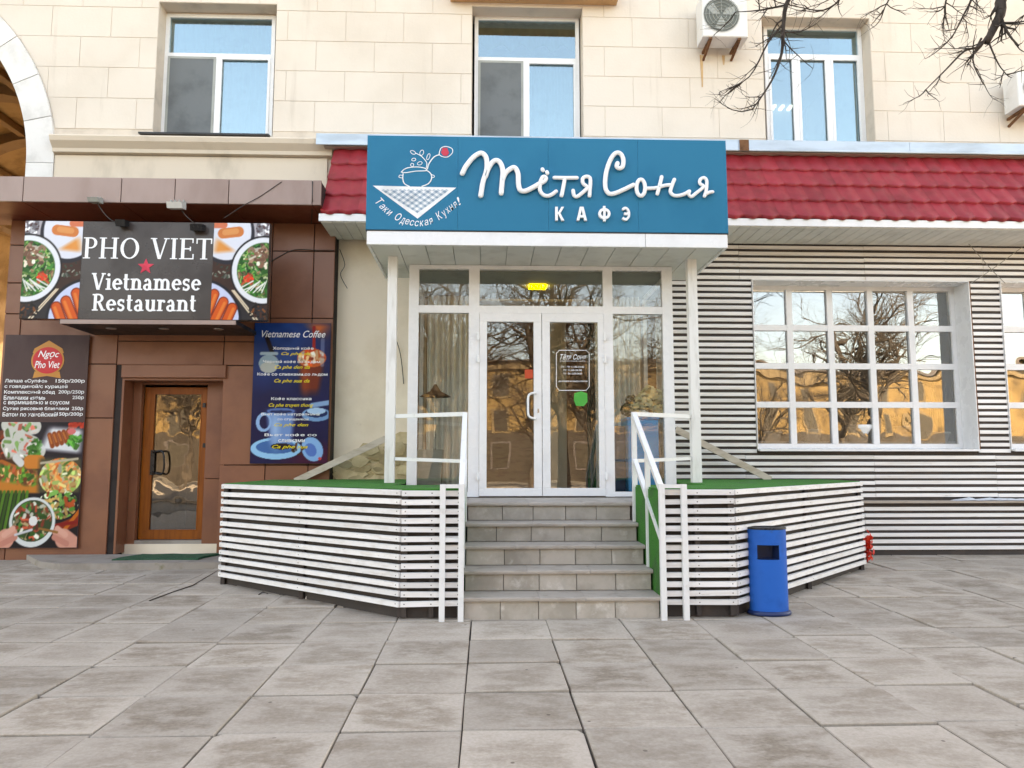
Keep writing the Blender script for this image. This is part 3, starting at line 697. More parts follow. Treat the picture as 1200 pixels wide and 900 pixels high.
# exposed rubble footing left of the entrance
for k in range(46):
    px = 393 + rng.random() * 84; top = 545 - (px - 393) * .50 if px < 455 else 512
    py = max(top, 512) + rng.random() * (566 - max(top, 512)); p = P(px, py, YW); s = .05 + rng.random() * .09
    st = MB(); n = 7; a0 = rng.random() * 6
    pts = [(p.x + s*1.3*math.cos(a0 + 6.283*i/n)*(.75 + .4*rng.random()), p.z + s*.75*math.sin(a0 + 6.283*i/n)*(.75 + .4*rng.random())) for i in range(n)]
    st.prism(pts, YW - .012 - rng.random()*.03, YW + .02, 'y'); st.build('rubble_stone', m_rubble, lower)
mp = [P(*q, YW) for q in ((388, 562), (388, 549), (455, 515), (482, 510), (482, 562))]
MB().prism([(p.x, p.z) for p in mp] + [(mp[-1].x, .3), (mp[0].x, .3)], YW - .006, YW + .01, 'y').build('footing', m_mortar, lower)

# ================================================================ HOUSE ACROSS THE STREET (seen in the panes)
hs = thing('ochre_house', 'long ochre sunlit house across the street reflected in the cafe windows', 'building', (8, -46, 0))
HY, HX0, HX1, HZ = -46.0, -40.0, 88.4, 9.9
g0 = gz(-46)
MB().box(HX0, HX1, HY - 12, HY, g0 - .1, HZ).build('wall', m_ochre, hs)
MB().prism([(HY + .5, HZ + .2), (HY + .5, HZ + .003), (HY - 12.5, HZ + .003), (HY - 12.5, HZ + .2), (HY - 6, HZ + .5)], HX0 - .5, HX1 + .5, 'x').build('roof', m_roofm, hs)
MB().box(HX0 - .1, HX1 + .1, HY + .003, HY + .3, HZ - .6, HZ - .05).build('cornice', m_cream, hs)
MB().box(HX0 - .05, HX1 + .05, HY + .002, HY + .04, g0 - .1, 4.0).build('added_dark_storey', M('reflection darkening band', (.055,.044,.034), .85, (.04,.033,.027), .8), hs)  # dark storey added to darken the low part of the pane reflections
wf = MB().box(-.75, .75, 0, .08, -.1, 2.1); wfm = wf.mesh('window'); wfm.materials.append(m_cream); wf0 = wf.mesh('window'); wf0.materials.append(m_roofm)
wp = MB().box(-.58, .58, .06, .1, .05, 1.95).mesh('pane'); wp.materials.append(m_dkglass)
for fl in range(3):
    for i in range(36):
        o = mkobj('window', wfm if fl else wf0, None, hs); o.location = (HX0 + 2.2 + i * 3.55, HY - .01, g0 + 1.1 + fl * 2.95)
        q = mkobj('pane', wp, None, None); q.parent = o

# ================================================================ SLATTED SHOP FRONT (right)
sf = thing('slatted_shopfront', 'white horizontal slats over dark backing around the gridded cafe windows', 'cladding', (5, YW, 0))
SX0, SX1 = VX1 + .02, 9.7
ZS0 = gz(YW) + .07; ZS1 = P(1000, 283, YW - .12).z; zled = P(1100, 588, YW - .25).z
bk = MB(); wallgrid(bk, SX0, SX1, ZS0 - .1, ZS1 + .12, [BWIN, BW2], YW - .06, YW - .002)
bk.box(SX0, SX1, YW - .19, YW - .062, ZS0 - .1, zled - .02); bk.build('backing', m_gap, sf)
pitch, shh = .0885, .050
def slat(x0, x1, z, y0, h=shh):
    if x1 - x0 < .02: return
    MB().cham(x0, x1, y0, y0 + .022, z, z + h, .003).build('slat', m_slat, sf)
z = ZS0; ysl = YW - .085
while z < ZS1 - .02:
    if z + shh < zled - .03:
        cut = 5.2 + rng.random() * .02
        slat(SX0, cut, z, YW - .215); slat(cut + .004, SX1, z, YW - .215)
    elif z < zled + .02: pass
    else:
        inw = z < BWIN[3] + .005 and z + shh > BWIN[2] - .022
        if inw: segs = [(SX0, BWIN[0] - .003), (BWIN[1] + .003, BW2[0] - .003), (BW2[1] + .003, SX1)]
        else: segs = [(SX0, 3.62), (3.624, 5.45), (5.454, 7.2), (7.204, SX1)]
        for a, b in segs: slat(a + rng.random()*.002, b, z + (rng.random()-.5)*.008, ysl - rng.random()*.002)
    z += pitch
MB().box(SX0, SX1, YW - .27, YW - .064, zled - .018, zled + .012).build('ledge_board', m_ledge, sf)
MB().box(BWIN[1] + .002, BWIN[1] + .022, ysl - .004, ysl + .03, BWIN[2], BWIN[3] - .004).build('edge_strip', m_rust, sf)
# snow left on the ledge
sn = MB(); n = 30
for i in range(n + 1):
    x = P(1118 + i * 5, 583, 10.3).x; h = (.02 + .05 * abs(mnoise.noise(Vector((i*.4, 0, 0))))) * min(1, i / 3)
    for y, k in ((YW - .26, .2), (YW - .22, .9), (YW - .15, 1), (YW - .10, .8)): sn.v.append((x, y, zled + .0125 + h*k))
for i in range(n):
    for k in range(3): a = i*4 + k; sn.f.append((a, a+1, a+5, a+4))
o = sn.build('snow_patch', m_snow, None, True); tag(o, 'strip of old grey snow lying on the slatted wall ledge', 'snow'); o['kind'] = 'stuff'

# ================================================================ RED TILED AWNING
aw = thing('tiled_awning', 'red metal tile awning with white fascia along the wall above the cafe', 'awning', (3, YW, 0))
RY0, RY1 = 9.62, YW - .14
rz0 = P(1000, 257, RY0).z; rz1 = P(1000, 186, RY1).z
AX0, AX1 = P(384, 215, 10.0).x, 9.7
TP = .243; NR = 4; ncol = int((AX1 - AX0) / TP)
sl = Vector((0, RY1 - RY0, rz1 - rz0)); SLN = sl.length; sl.normalize(); nrm = Vector((0, -sl.z, sl.y))
TL = SLN / NR
def tile_mesh(vary):
    m = MB(); nx = 12; prof = [(-.004, -.012), (0.0, .036), (.02, .040), (TL*.5, .020), (TL + .07, .001)]
    for (s_, h_) in prof:
        for i in range(nx + 1):
            t = i / nx; w = .5 - .5*math.cos(2*math.pi*t)
            p = sl * (s_ - .060 * w + .025) + nrm * (h_ + .026 * w)
            m.v.append((t * TP, p.y, p.z))
    for j in range(len(prof) - 1):
        for i in range(nx): a = j*(nx+1) + i; m.f.append((a, a+1, a+nx+2, a+nx+1))
    me = m.mesh('roof_tile'); me.materials.append(m_tile); me.polygons.foreach_set('use_smooth', [True]*len(me.polygons)); return me
tm = tile_mesh(0)
for r_ in range(NR):
    for c in range(ncol):
        o = mkobj('roof_tile', tm, None, aw); o.location = Vector((AX0 + c*TP, RY0, rz0)) + sl * (r_ * TL) + nrm * .002*((c*7 + r_*3) % 3)
AX1 = AX0 + ncol * TP
und = MB().prism([(RY0 + .02, rz0 - .03), (RY1 + .02, rz1 - .03), (RY1 + .06, rz1 - .06), (RY1 + .06, rz0 - .10), (RY0 + .02, rz0 - .10)], AX0 + .01, AX1 - .01, 'x'); und.build('roof_deck', m_brownd, aw)
MB().box(AX0 - .02, AX1, RY0 - .012, RY0 + .018, rz0 - .105, rz0 - .008).build('fascia', m_white, aw)
x = AX0; k = 0
while x < AX1 - .05:
    MB().cham(x + .004, min(x + .146, AX1), 0, .012, 0, .8, .003)
    s_ = MB().box(x + .004, x + .146, RY0 + .02, YW - .1, rz0 - .116, rz0 - .103); s_.build('soffit_panel', m_soffit, aw); x += .15
MB().box(AX0, AX1, RY0 + .022, YW - .1, rz0 - .1025, rz0 - .1005).build('soffit_backing', m_gap, aw)
# zinc flashing above the tiles, with an old board under it
fz1, fz0 = P(1000, 167, RY1 - .1).z, P(1000, 180, RY1 - .1).z
x0f = P(371, 165, RY1 - .1).x; xs_f = [x0f, 0.9, 3.6, 6.1, AX1]
for a, b in zip(xs_f, xs_f[1:]):
    MB().prism([(YW - .001, fz1 + .05), (YW - .28, fz1), (YW - .285, fz0 + .01), (YW - .28, fz0), (YW - .27, fz0 + .02), (YW - .25, fz1 - .03), (YW - .001, fz1 + .02)], a + .002, b - .002, 'x').build('flashing', m_flash, aw)
MB().box(x0f + .1, AX1 - .02, YW - .23, YW - .02, rz1 + .03, fz0 + .012).build('top_board', m_ledge, aw)
MB().box(P(867, 170, YW - .3).x, P(878, 170, YW - .3).x, YW - .292, YW - .287, fz0 - .0, fz1 - .005).build('rust_patch', m_rust, aw)

# ================================================================ BROWN CLAD RESTAURANT FRONT (left)
YC = 10.25
pf = thing('brown_shopfront', 'brown panel clad restaurant front with projecting band left of the cafe', 'shopfront', (-4.5, YC, 0))
def zr(py, px=200, Y=YC): return P(px, py, Y).z
xl, xa, xb, xc, xd, xe, xf = [P(*q, YC).x for q in ((8, 330), (24, 380), (137, 420), (262, 420), (318, 330), (367, 330), (392, 330))]
BY = 9.5; zb_ = P(200, 238, BY).z; zt_ = P(200, 209, BY).z
zbot = gz(YC) - .02
cols = [(xl, xa, [265, 289, 333, 369, 490, 600, 0]), (xa, xb, [265, 330, 369, 427, 490, 0]), (xb, xc, [265, 330, 400, 428]),
        (xc, xd, [265, 330, 400, 428, 545, 0]), (xd, xe, [265, 293, 372, 545, 0]), (xe, xf, [265, 293, 372, 545, 0])]
for a, b, rows in cols:
    for r0, r1 in zip(rows, rows[1:]):
        z1 = zb_ - .003 if r0 == 265 else zr(r0); z0 = zbot if r1 == 0 else zr(r1)
        MB().cham(a + .006, b - .006, YC, YC + .04, z0 + .006, z1 - .006, .004).build('cladding_panel', m_brown, pf)
bkp = MB(); wallgrid(bkp, xl + .003, xf - .003, zbot, zb_ - .003, [(PV[0], PV[1], PV[2] - 1, PV[3])], YC + .02, YW - .003); bkp.build('backing', m_seam, pf)
# lintel and the stepped surround of the door
MB().cham(PV[0] + .004, PV[1] - .004, YC - .05, YC + .03, zr(443), zr(428), .006).build('lintel', m_brown, pf)
YD = 10.53
dr = RC(166, 454, 242.5, 632, YD + .1)
zpl = .135
sr = MB(); sr.box(PV[0] + .002, PV[0] + .03, YC + .003, YD, zpl, PV[3]); sr.box(PV[1] - .03, PV[1] - .002, YC + .003, YD, zpl, PV[3]); sr.box(PV[0] + .03, PV[1] - .03, YC + .003, YD, PV[3] - .03, PV[3] - .001)
sr.build('reveal', m_brown, pf)
MB().cham(PV[0] + .03, dr[0] - .004, YD, YD + .08, zpl, PV[3] - .03, .004).build('surround_panel', m_brown, pf)
zj = P(250, 561, YD).z
MB().cham(dr[1] + .004, PV[1] - .03, YD, YD + .08, zpl, zj - .004, .004).build('surround_panel', m_brown, pf)
MB().cham(dr[1] + .004, PV[1] - .03, YD, YD + .08, zj + .004, PV[3] - .03, .004).build('surround_panel', m_brown, pf)
MB().cham(dr[0] - .003, dr[1] + .003, YD + .002, YD + .08, dr[3] + .03, PV[3] - .03, .004).build('surround_panel', m_brown, pf)
MB().box(dr[0] - .003, dr[1] + .003, YD + .004, YD + .35, zpl, dr[2] - .006).build('threshold', m_concrete, pf)
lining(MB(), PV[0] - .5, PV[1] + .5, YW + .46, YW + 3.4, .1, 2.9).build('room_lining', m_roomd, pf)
# the door itself
YG = YD + .1; st_ = .095
f = MB(); X0, X1, Z0, Z1 = dr
f.box(X0, X1, YG, YG + .05, Z1 - .085, Z1); f.box(X0, X1, YG, YG + .05, Z0, Z0 + .12)
f.box(X0, X0 + .13, YG - .002, YG + .05, Z0 + .12, Z1 - .085); f.box(X1 - .10, X1, YG - .002, YG + .05, Z0 + .12, Z1 - .085)
door = f.build('door', m_orange, pf)
MB().box(X0 + .125, X1 - .095, YG + .02, YG + .028, Z0 + .115, Z1 - .08).build('pane', m_glassd, door)
gb = MB()
gb.box(X0 + .13, X0 + .142, YG - .008, YG + .03, Z0 + .12, Z1 - .085); gb.box(X1 - .112, X1 - .10, YG - .008, YG + .03, Z0 + .12, Z1 - .085)
gb.box(X0 + .142, X1 - .112, YG - .008, YG + .03, Z0 + .12, Z0 + .132); gb.box(X0 + .142, X1 - .112, YG - .008, YG + .03, Z1 - .097, Z1 - .085); gb.build('bead', m_orange, door)
hp = [P(180, 530, YG - .0), P(191, 530, YG - .07), P(191, 554, YG - .07), P(180, 554, YG)]
MB().tube(smoothpath([hp[0], hp[0] + Vector((.02, -.05, 0)), hp[1], hp[2], hp[3] + Vector((.02, -.05, 0)), hp[3]], 4), .013, 8).build('handle', m_blackp, door, True)
MB().box(hp[0].x - .035, hp[0].x + .02, YG - .012, YG - .003, hp[3].z - .03, hp[0].z + .03).build('handle_plate', m_blackp, door)
for py in (475, 522, 613): q = P(240, py, YG); MB().box(q.x - .02, q.x + .015, YG - .025, YG - .003, q.z - .03, q.z + .03).build('hinge', m_black, door)
# projecting band: fascia and soffit panels
fx = [-9.5] + [P(px, 222, BY).x for px in (27, 142, 205, 268, 366)] + [AX0 + .03]
for a, b in zip(fx, fx[1:]):
    MB().cham(a + .005, b - .005, BY, BY + .03, zb_, zt_, .004).build('fascia_panel', m_brownf, pf)
    MB().box(a + .005, b - .005, BY + .032, YW - .02, zb_ - .002, zb_ + .01).build('soffit_panel', m_brownd, pf)
MB().box(-9.4, AX0 + .02, BY + .031, YW - .04, zb_ + .012, zt_ - .006).build('band_core', m_seam, pf)
# raised concrete apron before the door
pq = [GP(38, 668), GP(255, 666)]
ap = MB(); ap.prism([(P(40, 655, YC).x - .1, YC + .0), (pq[0].x, pq[0].y + .15), (pq[0].x + .35, pq[0].y - .05), (pq[1].x + .6, pq[1].y - .02), (pq[1].x + .6, YC)], gz(9.5) - .06, zpl - .003)
ap = struct(ap.build('concrete_apron', m_concrete))
mq = [P(131, 654, 9.6).x, P(232, 654, 9.6).x]
dm = MB(); n = 8
for i in range(n + 1):
    t = i / n; x = mq[0] + (mq[1] - mq[0]) * t
    for y in (9.60 + .05*math.sin(t*3), 9.8, 10.18): dm.v.append((x + (.12 if y > 10 else 0), y, zpl + .010 + .012*max(0, t - .8)*5 + .003*math.sin(i*1.7 + y*4)))
for i in range(n):
    for k in range(2): a = i*3 + k; dm.f.append((a, a+3, a+4, a+1))
nv = len(dm.v); dm.v += [(p[0], p[1], zpl - .002) for p in dm.v]; nf = list(dm.f)
for i in range(n): dm.f += [(i*3, i*3 + nv, i*3 + 3 + nv, i*3 + 3), (i*3 + 2, i*3 + 5, i*3 + 5 + nv, i*3 + 2 + nv)]
dm.f += [(0, 1, 1 + nv, nv), (1, 2, 2 + nv, 1 + nv), (n*3, n*3 + nv, n*3 + 1 + nv, n*3 + 1), (n*3 + 1, n*3 + 1 + nv, n*3 + 2 + nv, n*3 + 2)]
tag(dm.build('doormat', m_mat), 'dark green doormat on the concrete apron at the orange door', 'doormat')

# ---------------------------------------------------------------- restaurant sign with printed food
m_print = printmat('printed vinyl')
def soup_strip(seed):
    A = Art(84, 140, (.24, .15, .12), seed); A.put(A.nz(9) * .5, (.36, .20, .12))
    A.put(A.poly([(0, .88), (.42, .75), (1, .98), (1, 1.1), (0, 1.1)]), (.18, .16, .17))
    A.put(A.ell(.02, .06, .30, .30), (.70, .68, .70)); A.put(A.ell(.0, .05, .24, .24), (.45, .43, .45)); A.salad(A.ell(0, .05, .24, .24), 30, [(.9, .9, .92), (.3, .2, .2)], .01, .03, (0, 0, .25, .2))
    A.put(A.ell(.42, .20, .13, .18, 20), (.62, .40, .25))
    A.put(A.ell(.80, .08, .52, .60, 25), (.16, .15, .18)); A.put(A.ell(.82, .06, .48, .56, 25), (.90, .91, .95))
    A.put(A.cap(.55, .09, .84, .11, .09), (.88, .50, .26)); A.put(A.cap(.60, .085, .80, .10, .05) * .6, (.96, .68, .42))
    A.put(A.poly([(.62, .29), (.93, .17), (.98, .31)]), (.93, .56, .26)); A.put(A.poly([(.75, .27), (.92, .19), (.95, .28)]) * .6, (.98, .70, .38))
    A.put(A.cap(.82, .02, .99, .02, .06), (.90, .48, .34))
    A.salad(np.ones_like(A.x), 16, [(.20, .25, .20), (.55, .55, .50)], .008, .03, (.70, .42, 1, .56))
    A.put(A.ell(.08, .49, .60, .60), (.10, .08, .08)); A.put(A.ell(.08, .49, .57, .57), (.93, .94, .96)); A.put(A.ell(.08, .49, .48, .48), (.18, .42, .16))
    msk = A.ell(.08, .49, .47, .47)
    A.put(msk * A.nz(12), (.10, .30, .10)); A.salad(msk, 240, [(.12, .42, .14), (.20, .55, .22), (.45, .62, .30), (.08, .28, .10), (.75, .78, .60), (.60, .45, .32)], .008, .04, (0, .22, .56, .78))
    A.salad(msk, 46, [(.62, .48, .38), (.85, .80, .72), (.50, .34, .26)], .014, .05, (.02, .26, .36, .44)); A.salad(msk, 16, [(.85, .22, .12), (.80, .35, .2)], .015, .035, (.26, .52, .44, .64))
    for k in range(9): A.put(A.cap(.02 + .03*k, .60 + .015*(k % 4), .10 + .05*k, .72 - .02*(k % 3), .010), (.95, .95, .92))
    A.put(A.ell(1.02, .92, .62, .50, -40), (.10, .09, .12)); A.put(A.ell(1.03, .92, .58, .46, -40), (.80, .84, .95))
    for x0, y0, x1, y1 in ((.62, .88, .72, 1.02), (.78, .82, .92, 1.0), (.95, .74, 1.06, .92)):
        A.put(A.cap(x0, y0, x1, y1, .095), (.55, .16, .06)); A.put(A.cap(x0, y0, x1, y1, .075), (.90, .36, .12)); A.put(A.cap(x0 - .02, y0 + .01, x1 - .03, y1, .025) * .7, (.98, .56, .25))
    for d in (0, .05): A.put(A.cap(.16 + d, 1.0, .60 + d*.6, .70, .012), (.92, .84, .72))
    A.salad(np.ones_like(A.x), 25, [(.45, .25, .12), (.12, .09, .08), (.25, .14, .1)], .01, .03, (0, .86, .3, 1))
    return A
YS = 9.40
rs = thing('restaurant_sign', 'dark brown restaurant sign with food pictures reading PHO VIET above the orange door', 'sign', (-4, YS, 3.1))
sr_ = RC(26, 260, 314.5, 374.5, YS)
MB().cham(sr_[0], sr_[1], YS, YS + .10, sr_[2], sr_[3], .004).build('board', m_signbrown, rs)
xm0, xm1 = P(94.5, 317, YS).x, P(249, 317, YS).x
def qd(x0, x1, z0, z1, y): return [(x0, y, z1), (x1, y, z1), (x1, y, z0), (x0, y, z0)]
A = soup_strip(3)
art_panel('food_print', A, qd(sr_[0] + .004, xm0, sr_[2] + .004, sr_[3] - .004, YS - .003), m_print, rs)
A2 = soup_strip(5); A2.a = A.a[:, ::-1].copy()
art_panel('food_print', A2, qd(xm1, sr_[1] - .004, sr_[2] + .004, sr_[3] - .004, YS - .003), m_print, rs)
serif_text('letter', 'PHO VIET', RC(97, 279, 250, 303.5, YS), YS - .001, m_letter, rs, False)
serif_text('letter', 'Vietnamese', RC(107, 320.5, 236, 340, YS), YS - .001, m_letter, rs, True)
serif_text('letter', 'Restaurant', RC(108, 345, 231, 364.5, YS), YS - .001, m_letter, rs, True)
c = P(171, 312.5, YS); sp = []
for k in range(10): rr = .105 if k % 2 == 0 else .045; a = R(90 + 36*k); sp.append((c.x + rr*math.cos(a), c.z + rr*math.sin(a)))
MB().prism(sp, YS - .006, YS - .001, 'y').build('star', m_star, rs)
sc_ = thing('door_canopy', 'thin black canopy with three recessed lamps under the restaurant sign', 'canopy', (-4, YC, 2.9))
cz1 = sr_[2] - .004; cX0, cX1 = P(70, 379, YS + .02).x, P(278, 379, YS + .02).x
MB().box(cX0, cX1, YS + .01, YC - .003, cz1 - .05, cz1).build('slab', m_black, sc_)
MB().box(cX0 + .02, cX1 - .01, YS - .012, YS + .008, cz1 - .055, cz1 - .002).build('edge_trim', m_brownf, sc_)
for px in (130, 192, 256):
    q = P(px, 388, 9.75); MB().lathe([(.001, -.004), (.055, -.004), (.065, 0), (.065, .02)], (q.x, 9.75, cz1 - .051), 16).build('downlight', m_steel, sc_, True)
# lamps and cables on the band
def spot(label, px, py, w=.12):
    q = P(px, py, YS - .02); t = thing('sign_spotlight', label, 'spotlight', (q.x, YS, q.z), 'small black spotlights on the sign')
    m = MB(); m.prism([(YS - .10, q.z - .05), (YS - .13, q.z + .03), (YS + .02, q.z + .055), (YS + .02, q.z - .015)], q.x - w/2, q.x + w/2, 'x'); m.build('housing', m_blackp, t)
    MB().box(q.x - .015, q.x + .015, YS + .02, BY + .2, q.z + .015, q.z + .03).build('arm', m_blackp, t)
spot('small black spotlight on sign top above the letters PHO', 145, 263); spot('small black spotlight on sign top above the letters VIET', 233, 268, .15)
def flood(label, px, py, s, mat):
    q = P(px, py, BY - .1); t = thing('floodlight', label, 'floodlight', (q.x, BY, q.z), 'floodlights on the brown band')
    m = MB(); m.prism([(BY - .16, q.z - .05*s), (BY - .19, q.z + .02*s), (BY - .04, q.z + .06*s), (BY - .03, q.z - .03*s)], q.x - .09*s, q.x + .09*s, 'x'); m.build('housing', mat, t)
    for k in range(4): MB().box(q.x - .08*s + k*.05*s, q.x - .07*s + k*.05*s, BY - .10, BY - .02, q.z + .04*s, q.z + .075*s).build('fin', m_grille, t)
    MB().beam((q.x, BY - .05, q.z + .02*s), (q.x, BY + .01, q.z + .05*s), .05*s, .02).build('bracket', m_grille, t)
flood('white floodlight hanging from the brown band above the sign', 207, 241, 1.05, m_spot)
flood('small dark floodlight on the brown band near the arch', 112, 235, .7, m_grille)
def cable(label, pts, r=.006, mat=None, name='cable'):
    t = MB().tube(smoothpath(pts, 5), r, 5).build(name, mat or m_cable, None, True); return tag(t, label, 'cable')
cable('thin cable from the small dark floodlight down to the sign', [P(114, 238, BY - .07), P(122, 250, BY - .1), P(132, 259, YS - .03), P(145, 262, YS + .03)])
cable('short thin cable from the white floodlight to the sign', [P(213, 247, BY - .06), P(220, 255, YS - .05), P(233, 266, YS + .03)])
cable('thin cable slanting down across the brown band to the sign', [P(330, 213, BY - .008), P(305, 230, BY - .008), P(285, 241, BY - .015), P(262, 256, YS + .11)], .005)
cable('thin cable hanging down the brown band beside the red awning', [P(366, 212, BY - .008), P(366, 236, BY - .008), P(365, 262, BY + .6)], .006)
cable('black cable bent over the brown panels beside the sign', [P(315, 308, YC - .01), P(342, 293.5, YC - .01), P(368, 293, YC - .01), P(391, 293.5, YC - .01)], .006)

# ---------------------------------------------------------------- menu banner, far left
YM = YC - .04
mb_ = thing('menu_banner', 'tall brown menu banner with prices and dish photos left of the orange door', 'banner', (-5.9, YM, .3))
c4 = [P(5.5, 392, YM), P(105, 393, YM), P(90.5, 643, YM), P(-9.5, 642, YM)]
X0, X1 = (c4[0].x + c4[3].x)/2, (c4[1].x + c4[2].x)/2; Z1, Z0 = (c4[0].z + c4[1].z)/2, (c4[2].z + c4[3].z)/2
MB().box(X0, X1, YM, YM + .012, Z0, Z1).build('sheet', M('brown banner vinyl', (.080,.046,.045), .4, (.06,.034,.034), 1.5, sx=(1,1,.5), bump=.3, bs=4, spec=.15), mb_)
def bx_(x0, y0, x1, y1): return (X0 + (X1-X0)*x0, X0 + (X1-X0)*x1, Z1 - (Z1-Z0)*y1, Z1 - (Z1-Z0)*y0)   # fractions of the banner
def dishes():
    A = Art(130, 165, (.10, .08, .12), 11); one = np.ones_like(A.x)
    A.put(A.nz(7)*.6, (.16, .12, .17))
    A.put(A.ell(.03, .20, .17, .17), (.45, .20, .12)); A.salad(A.ell(.03, .2, .16, .16), 30, [(.7,.25,.12),(.3,.1,.05)], .01, .03, (0,.1,.2,.3))
    for x, y, g in ((.18,.04,15),(.33,.05,-10),(.20,.13,35),(.33,.15,20),(.27,.23,40),(.40,.22,10),(.15,.24,60)):
        dx, dy = .09*math.cos(R(g)), .09*math.sin(R(g))/A.asp
        A.put(A.cap(x-dx, y-dy, x+dx, y+dy, .075), (.80,.80,.76)); A.salad(A.cap(x-dx, y-dy, x+dx, y+dy, .06), 12, [(.88,.45,.38),(.45,.62,.35),(.9,.88,.85)], .012, .04, (x-.12,y-.08,x+.12,y+.08))
    A.salad(one, 25, [(.15,.42,.14),(.25,.5,.2)], .01, .03, (.36,.16,.50,.28)); A.salad(one, 14, [(.75,.2,.12)], .012,.03,(.83,.0,1,.05))
    A.put(A.poly([(.60,.04),(.99,.06),(.97,.25),(.50,.22)]), (.88,.89,.90))
    for k in range(5): A.put(A.cap(.60+.055*k, .105-.008*k, .64+.055*k, .19-.012*k, .028), (.60,.27,.12)); A.put(A.cap(.595+.055*k, .11-.008*k, .63+.055*k, .17-.012*k, .01), (.80,.45,.22))
    A.salad(one, 26, [(.15,.50,.16),(.3,.6,.25)], .008, .03, (.83,.11,.96,.20)); A.put(A.ell(.86,.075,.05,.03), (.90,.45,.45))
    A.put(A.poly([(0,.29),(.50,.29),(.50,.56),(0,.56)]), (.28,.16,.08)); A.put(A.cap(.05,.50,.42,.55,.11), (.80,.48,.18)); A.put(A.cap(.05,.35,.45,.46,.06), (.72,.38,.14))
    A.salad(A.poly([(0,.33),(.47,.38),(.47,.52),(0,.46)]), 130, [(.55,.28,.15),(.35,.55,.18),(.75,.35,.2),(.25,.45,.15),(.8,.6,.4)], .01, .035, (0,.33,.5,.52)); A.put(A.cap(.38,.32,.5,.32,.07), (.85,.5,.2)); A.put(A.cap(.22,.29,.28,.33,.04),(.85,.85,.83))
    A.put(A.poly([(.50,.29),(1,.29),(1,.57),(.50,.57)]), (.30,.28,.20)); m = A.ell(.76,.44,.25,.19)
    A.put(m, (.80,.66,.46)); A.salad(m, 190, [(.92,.72,.45),(.90,.45,.22),(.85,.85,.72),(.45,.60,.25),(.95,.60,.35),(.70,.80,.45)], .01, .035, (.5,.30,1,.57)); A.put(A.cap(.52,.33,.95,.295,.012),(.75,.7,.6))
    A.put(A.poly([(0,.57),(1,.57),(1,1.02),(0,1.02)]), (.10,.08,.10))
    for k in range(9): A.put(A.cap(.02+.045*k, .56, -.06+.05*k, .86, .018), (.16,.32,.08) if k % 2 else (.28,.48,.14))
    m = A.ell(.75,.66,.24,.15); A.salad(m, 110, [(.25,.5,.18),(.85,.88,.75),(.4,.62,.3),(.75,.6,.35),(.6,.25,.12)], .01, .035, (.5,.55,1,.8))
    A.put(A.cap(.75,.86,1.02,.78,.05),(.55,.16,.08)); A.put(A.cap(.80,.90,1.02,.70,.02),(.8,.4,.12)); A.put(A.cap(.7,.83,.98,.80,.018),(.55,.10,.08))
    A.put(A.ell(.46,.80,.27,.25), (.86,.88,.87)); A.put(A.ell(.46,.79,.235,.21), (.20,.28,.16)); m = A.ell(.46,.79,.225,.20)
    A.salad(m, 150, [(.55,.24,.16),(.2,.42,.16),(.85,.85,.78),(.75,.3,.2),(.12,.25,.1),(.7,.62,.45)], .008, .035, (.22,.62,.70,.95)); A.put(A.ell(.47,.79,.05,.05),(.9,.9,.88))
    for x, s in ((.02, 1), (.98, -1)):
        sk = (.86,.60,.52)
        A.put(A.cap(x, 1.0, x + s*.14, .93, .10), sk); A.put(A.cap(x + s*.12, .93, x + s*.24, .88, .035), sk); A.put(A.cap(x + s*.12, .90, x + s*.22, .85, .03), (.90,.66,.58)); A.put(A.cap(x + s*.10, .97, x + s*.25, .92, .03), (.80,.52,.45))
    A.put(A.cap(.27,.90,.46,.86,.012),(.8,.8,.82)); A.put(A.cap(.55,.85,.76,.88,.012),(.6,.4,.2))
    return A
r_ = bx_(.006, .416, .994, .997); art_panel('dish_print', dishes(), qd(*r_, YM - .003), m_print, mb_)
def disc(name, cx, cz, rx, rz, y, mat, par, n=28):
    MB().prism([(cx + rx*math.cos(6.283*i/n), cz + rz*math.sin(6.283*i/n)) for i in range(n)], y - .0012, y, 'y').build(name, mat, par)
m_gold = M('gold print', (.55, .22, .035), .5, bump=0)
lc = bx_(.36, .035, .68, .21); lx, lz = (lc[0]+lc[1])/2, (lc[2]+lc[3])/2 ; lr = .205
MB().prism([(lx - lr, lz + .10), (lx + lr, lz + .10), (lx + lr*.9, lz + .16), (lx, lz + .27), (lx - lr*.9, lz + .16)], YM - .0024, YM - .001, 'y').build('logo_roof', m_gold, mb_)
MB().prism([(lx - lr*.8, lz - .15), (lx - lr*.9, lz - .24), (lx, lz - .21), (lx + lr*.9, lz - .24), (lx + lr*.8, lz - .15)], YM - .0026, YM - .001, 'y').build('logo_ribbon', m_gold, mb_)
disc('logo_ring', lx, lz, lr*1.06, lr*.98, YM - .0035, m_gold, mb_); disc('logo_disc', lx, lz, lr*.96, lr*.88, YM - .0060, M('red logo print', (.60,.012,.02), .5, bump=0), mb_)
text('lettering', 'Ngọc', (lx - .13, lx + .15, lz + .015, lz + .13), YM - .0085, m_printw, mb_, bold=.01, shear=.35)
text('lettering', 'Pho Viet', (lx - .165, lx + .165, lz - .105, lz - .01), YM - .0085, m_printw, mb_, bold=.01, shear=.25)
LINES = [('Лапша «Супфо»', '150р/200р', .62), ('с говядиной/с курицей', None, .75), ('Комплексный обед', '200р/250р', .66), ('Блинчики «нэм»', '250р', .83), ('с вермишелью и соусом', None, .78), ('Сухие рисовые блинчики', '250р', .83), ('Батон по ханойский', '150р/200р', .66)]
wid = [.50, .745, .60, .49, .775, .775, .635]
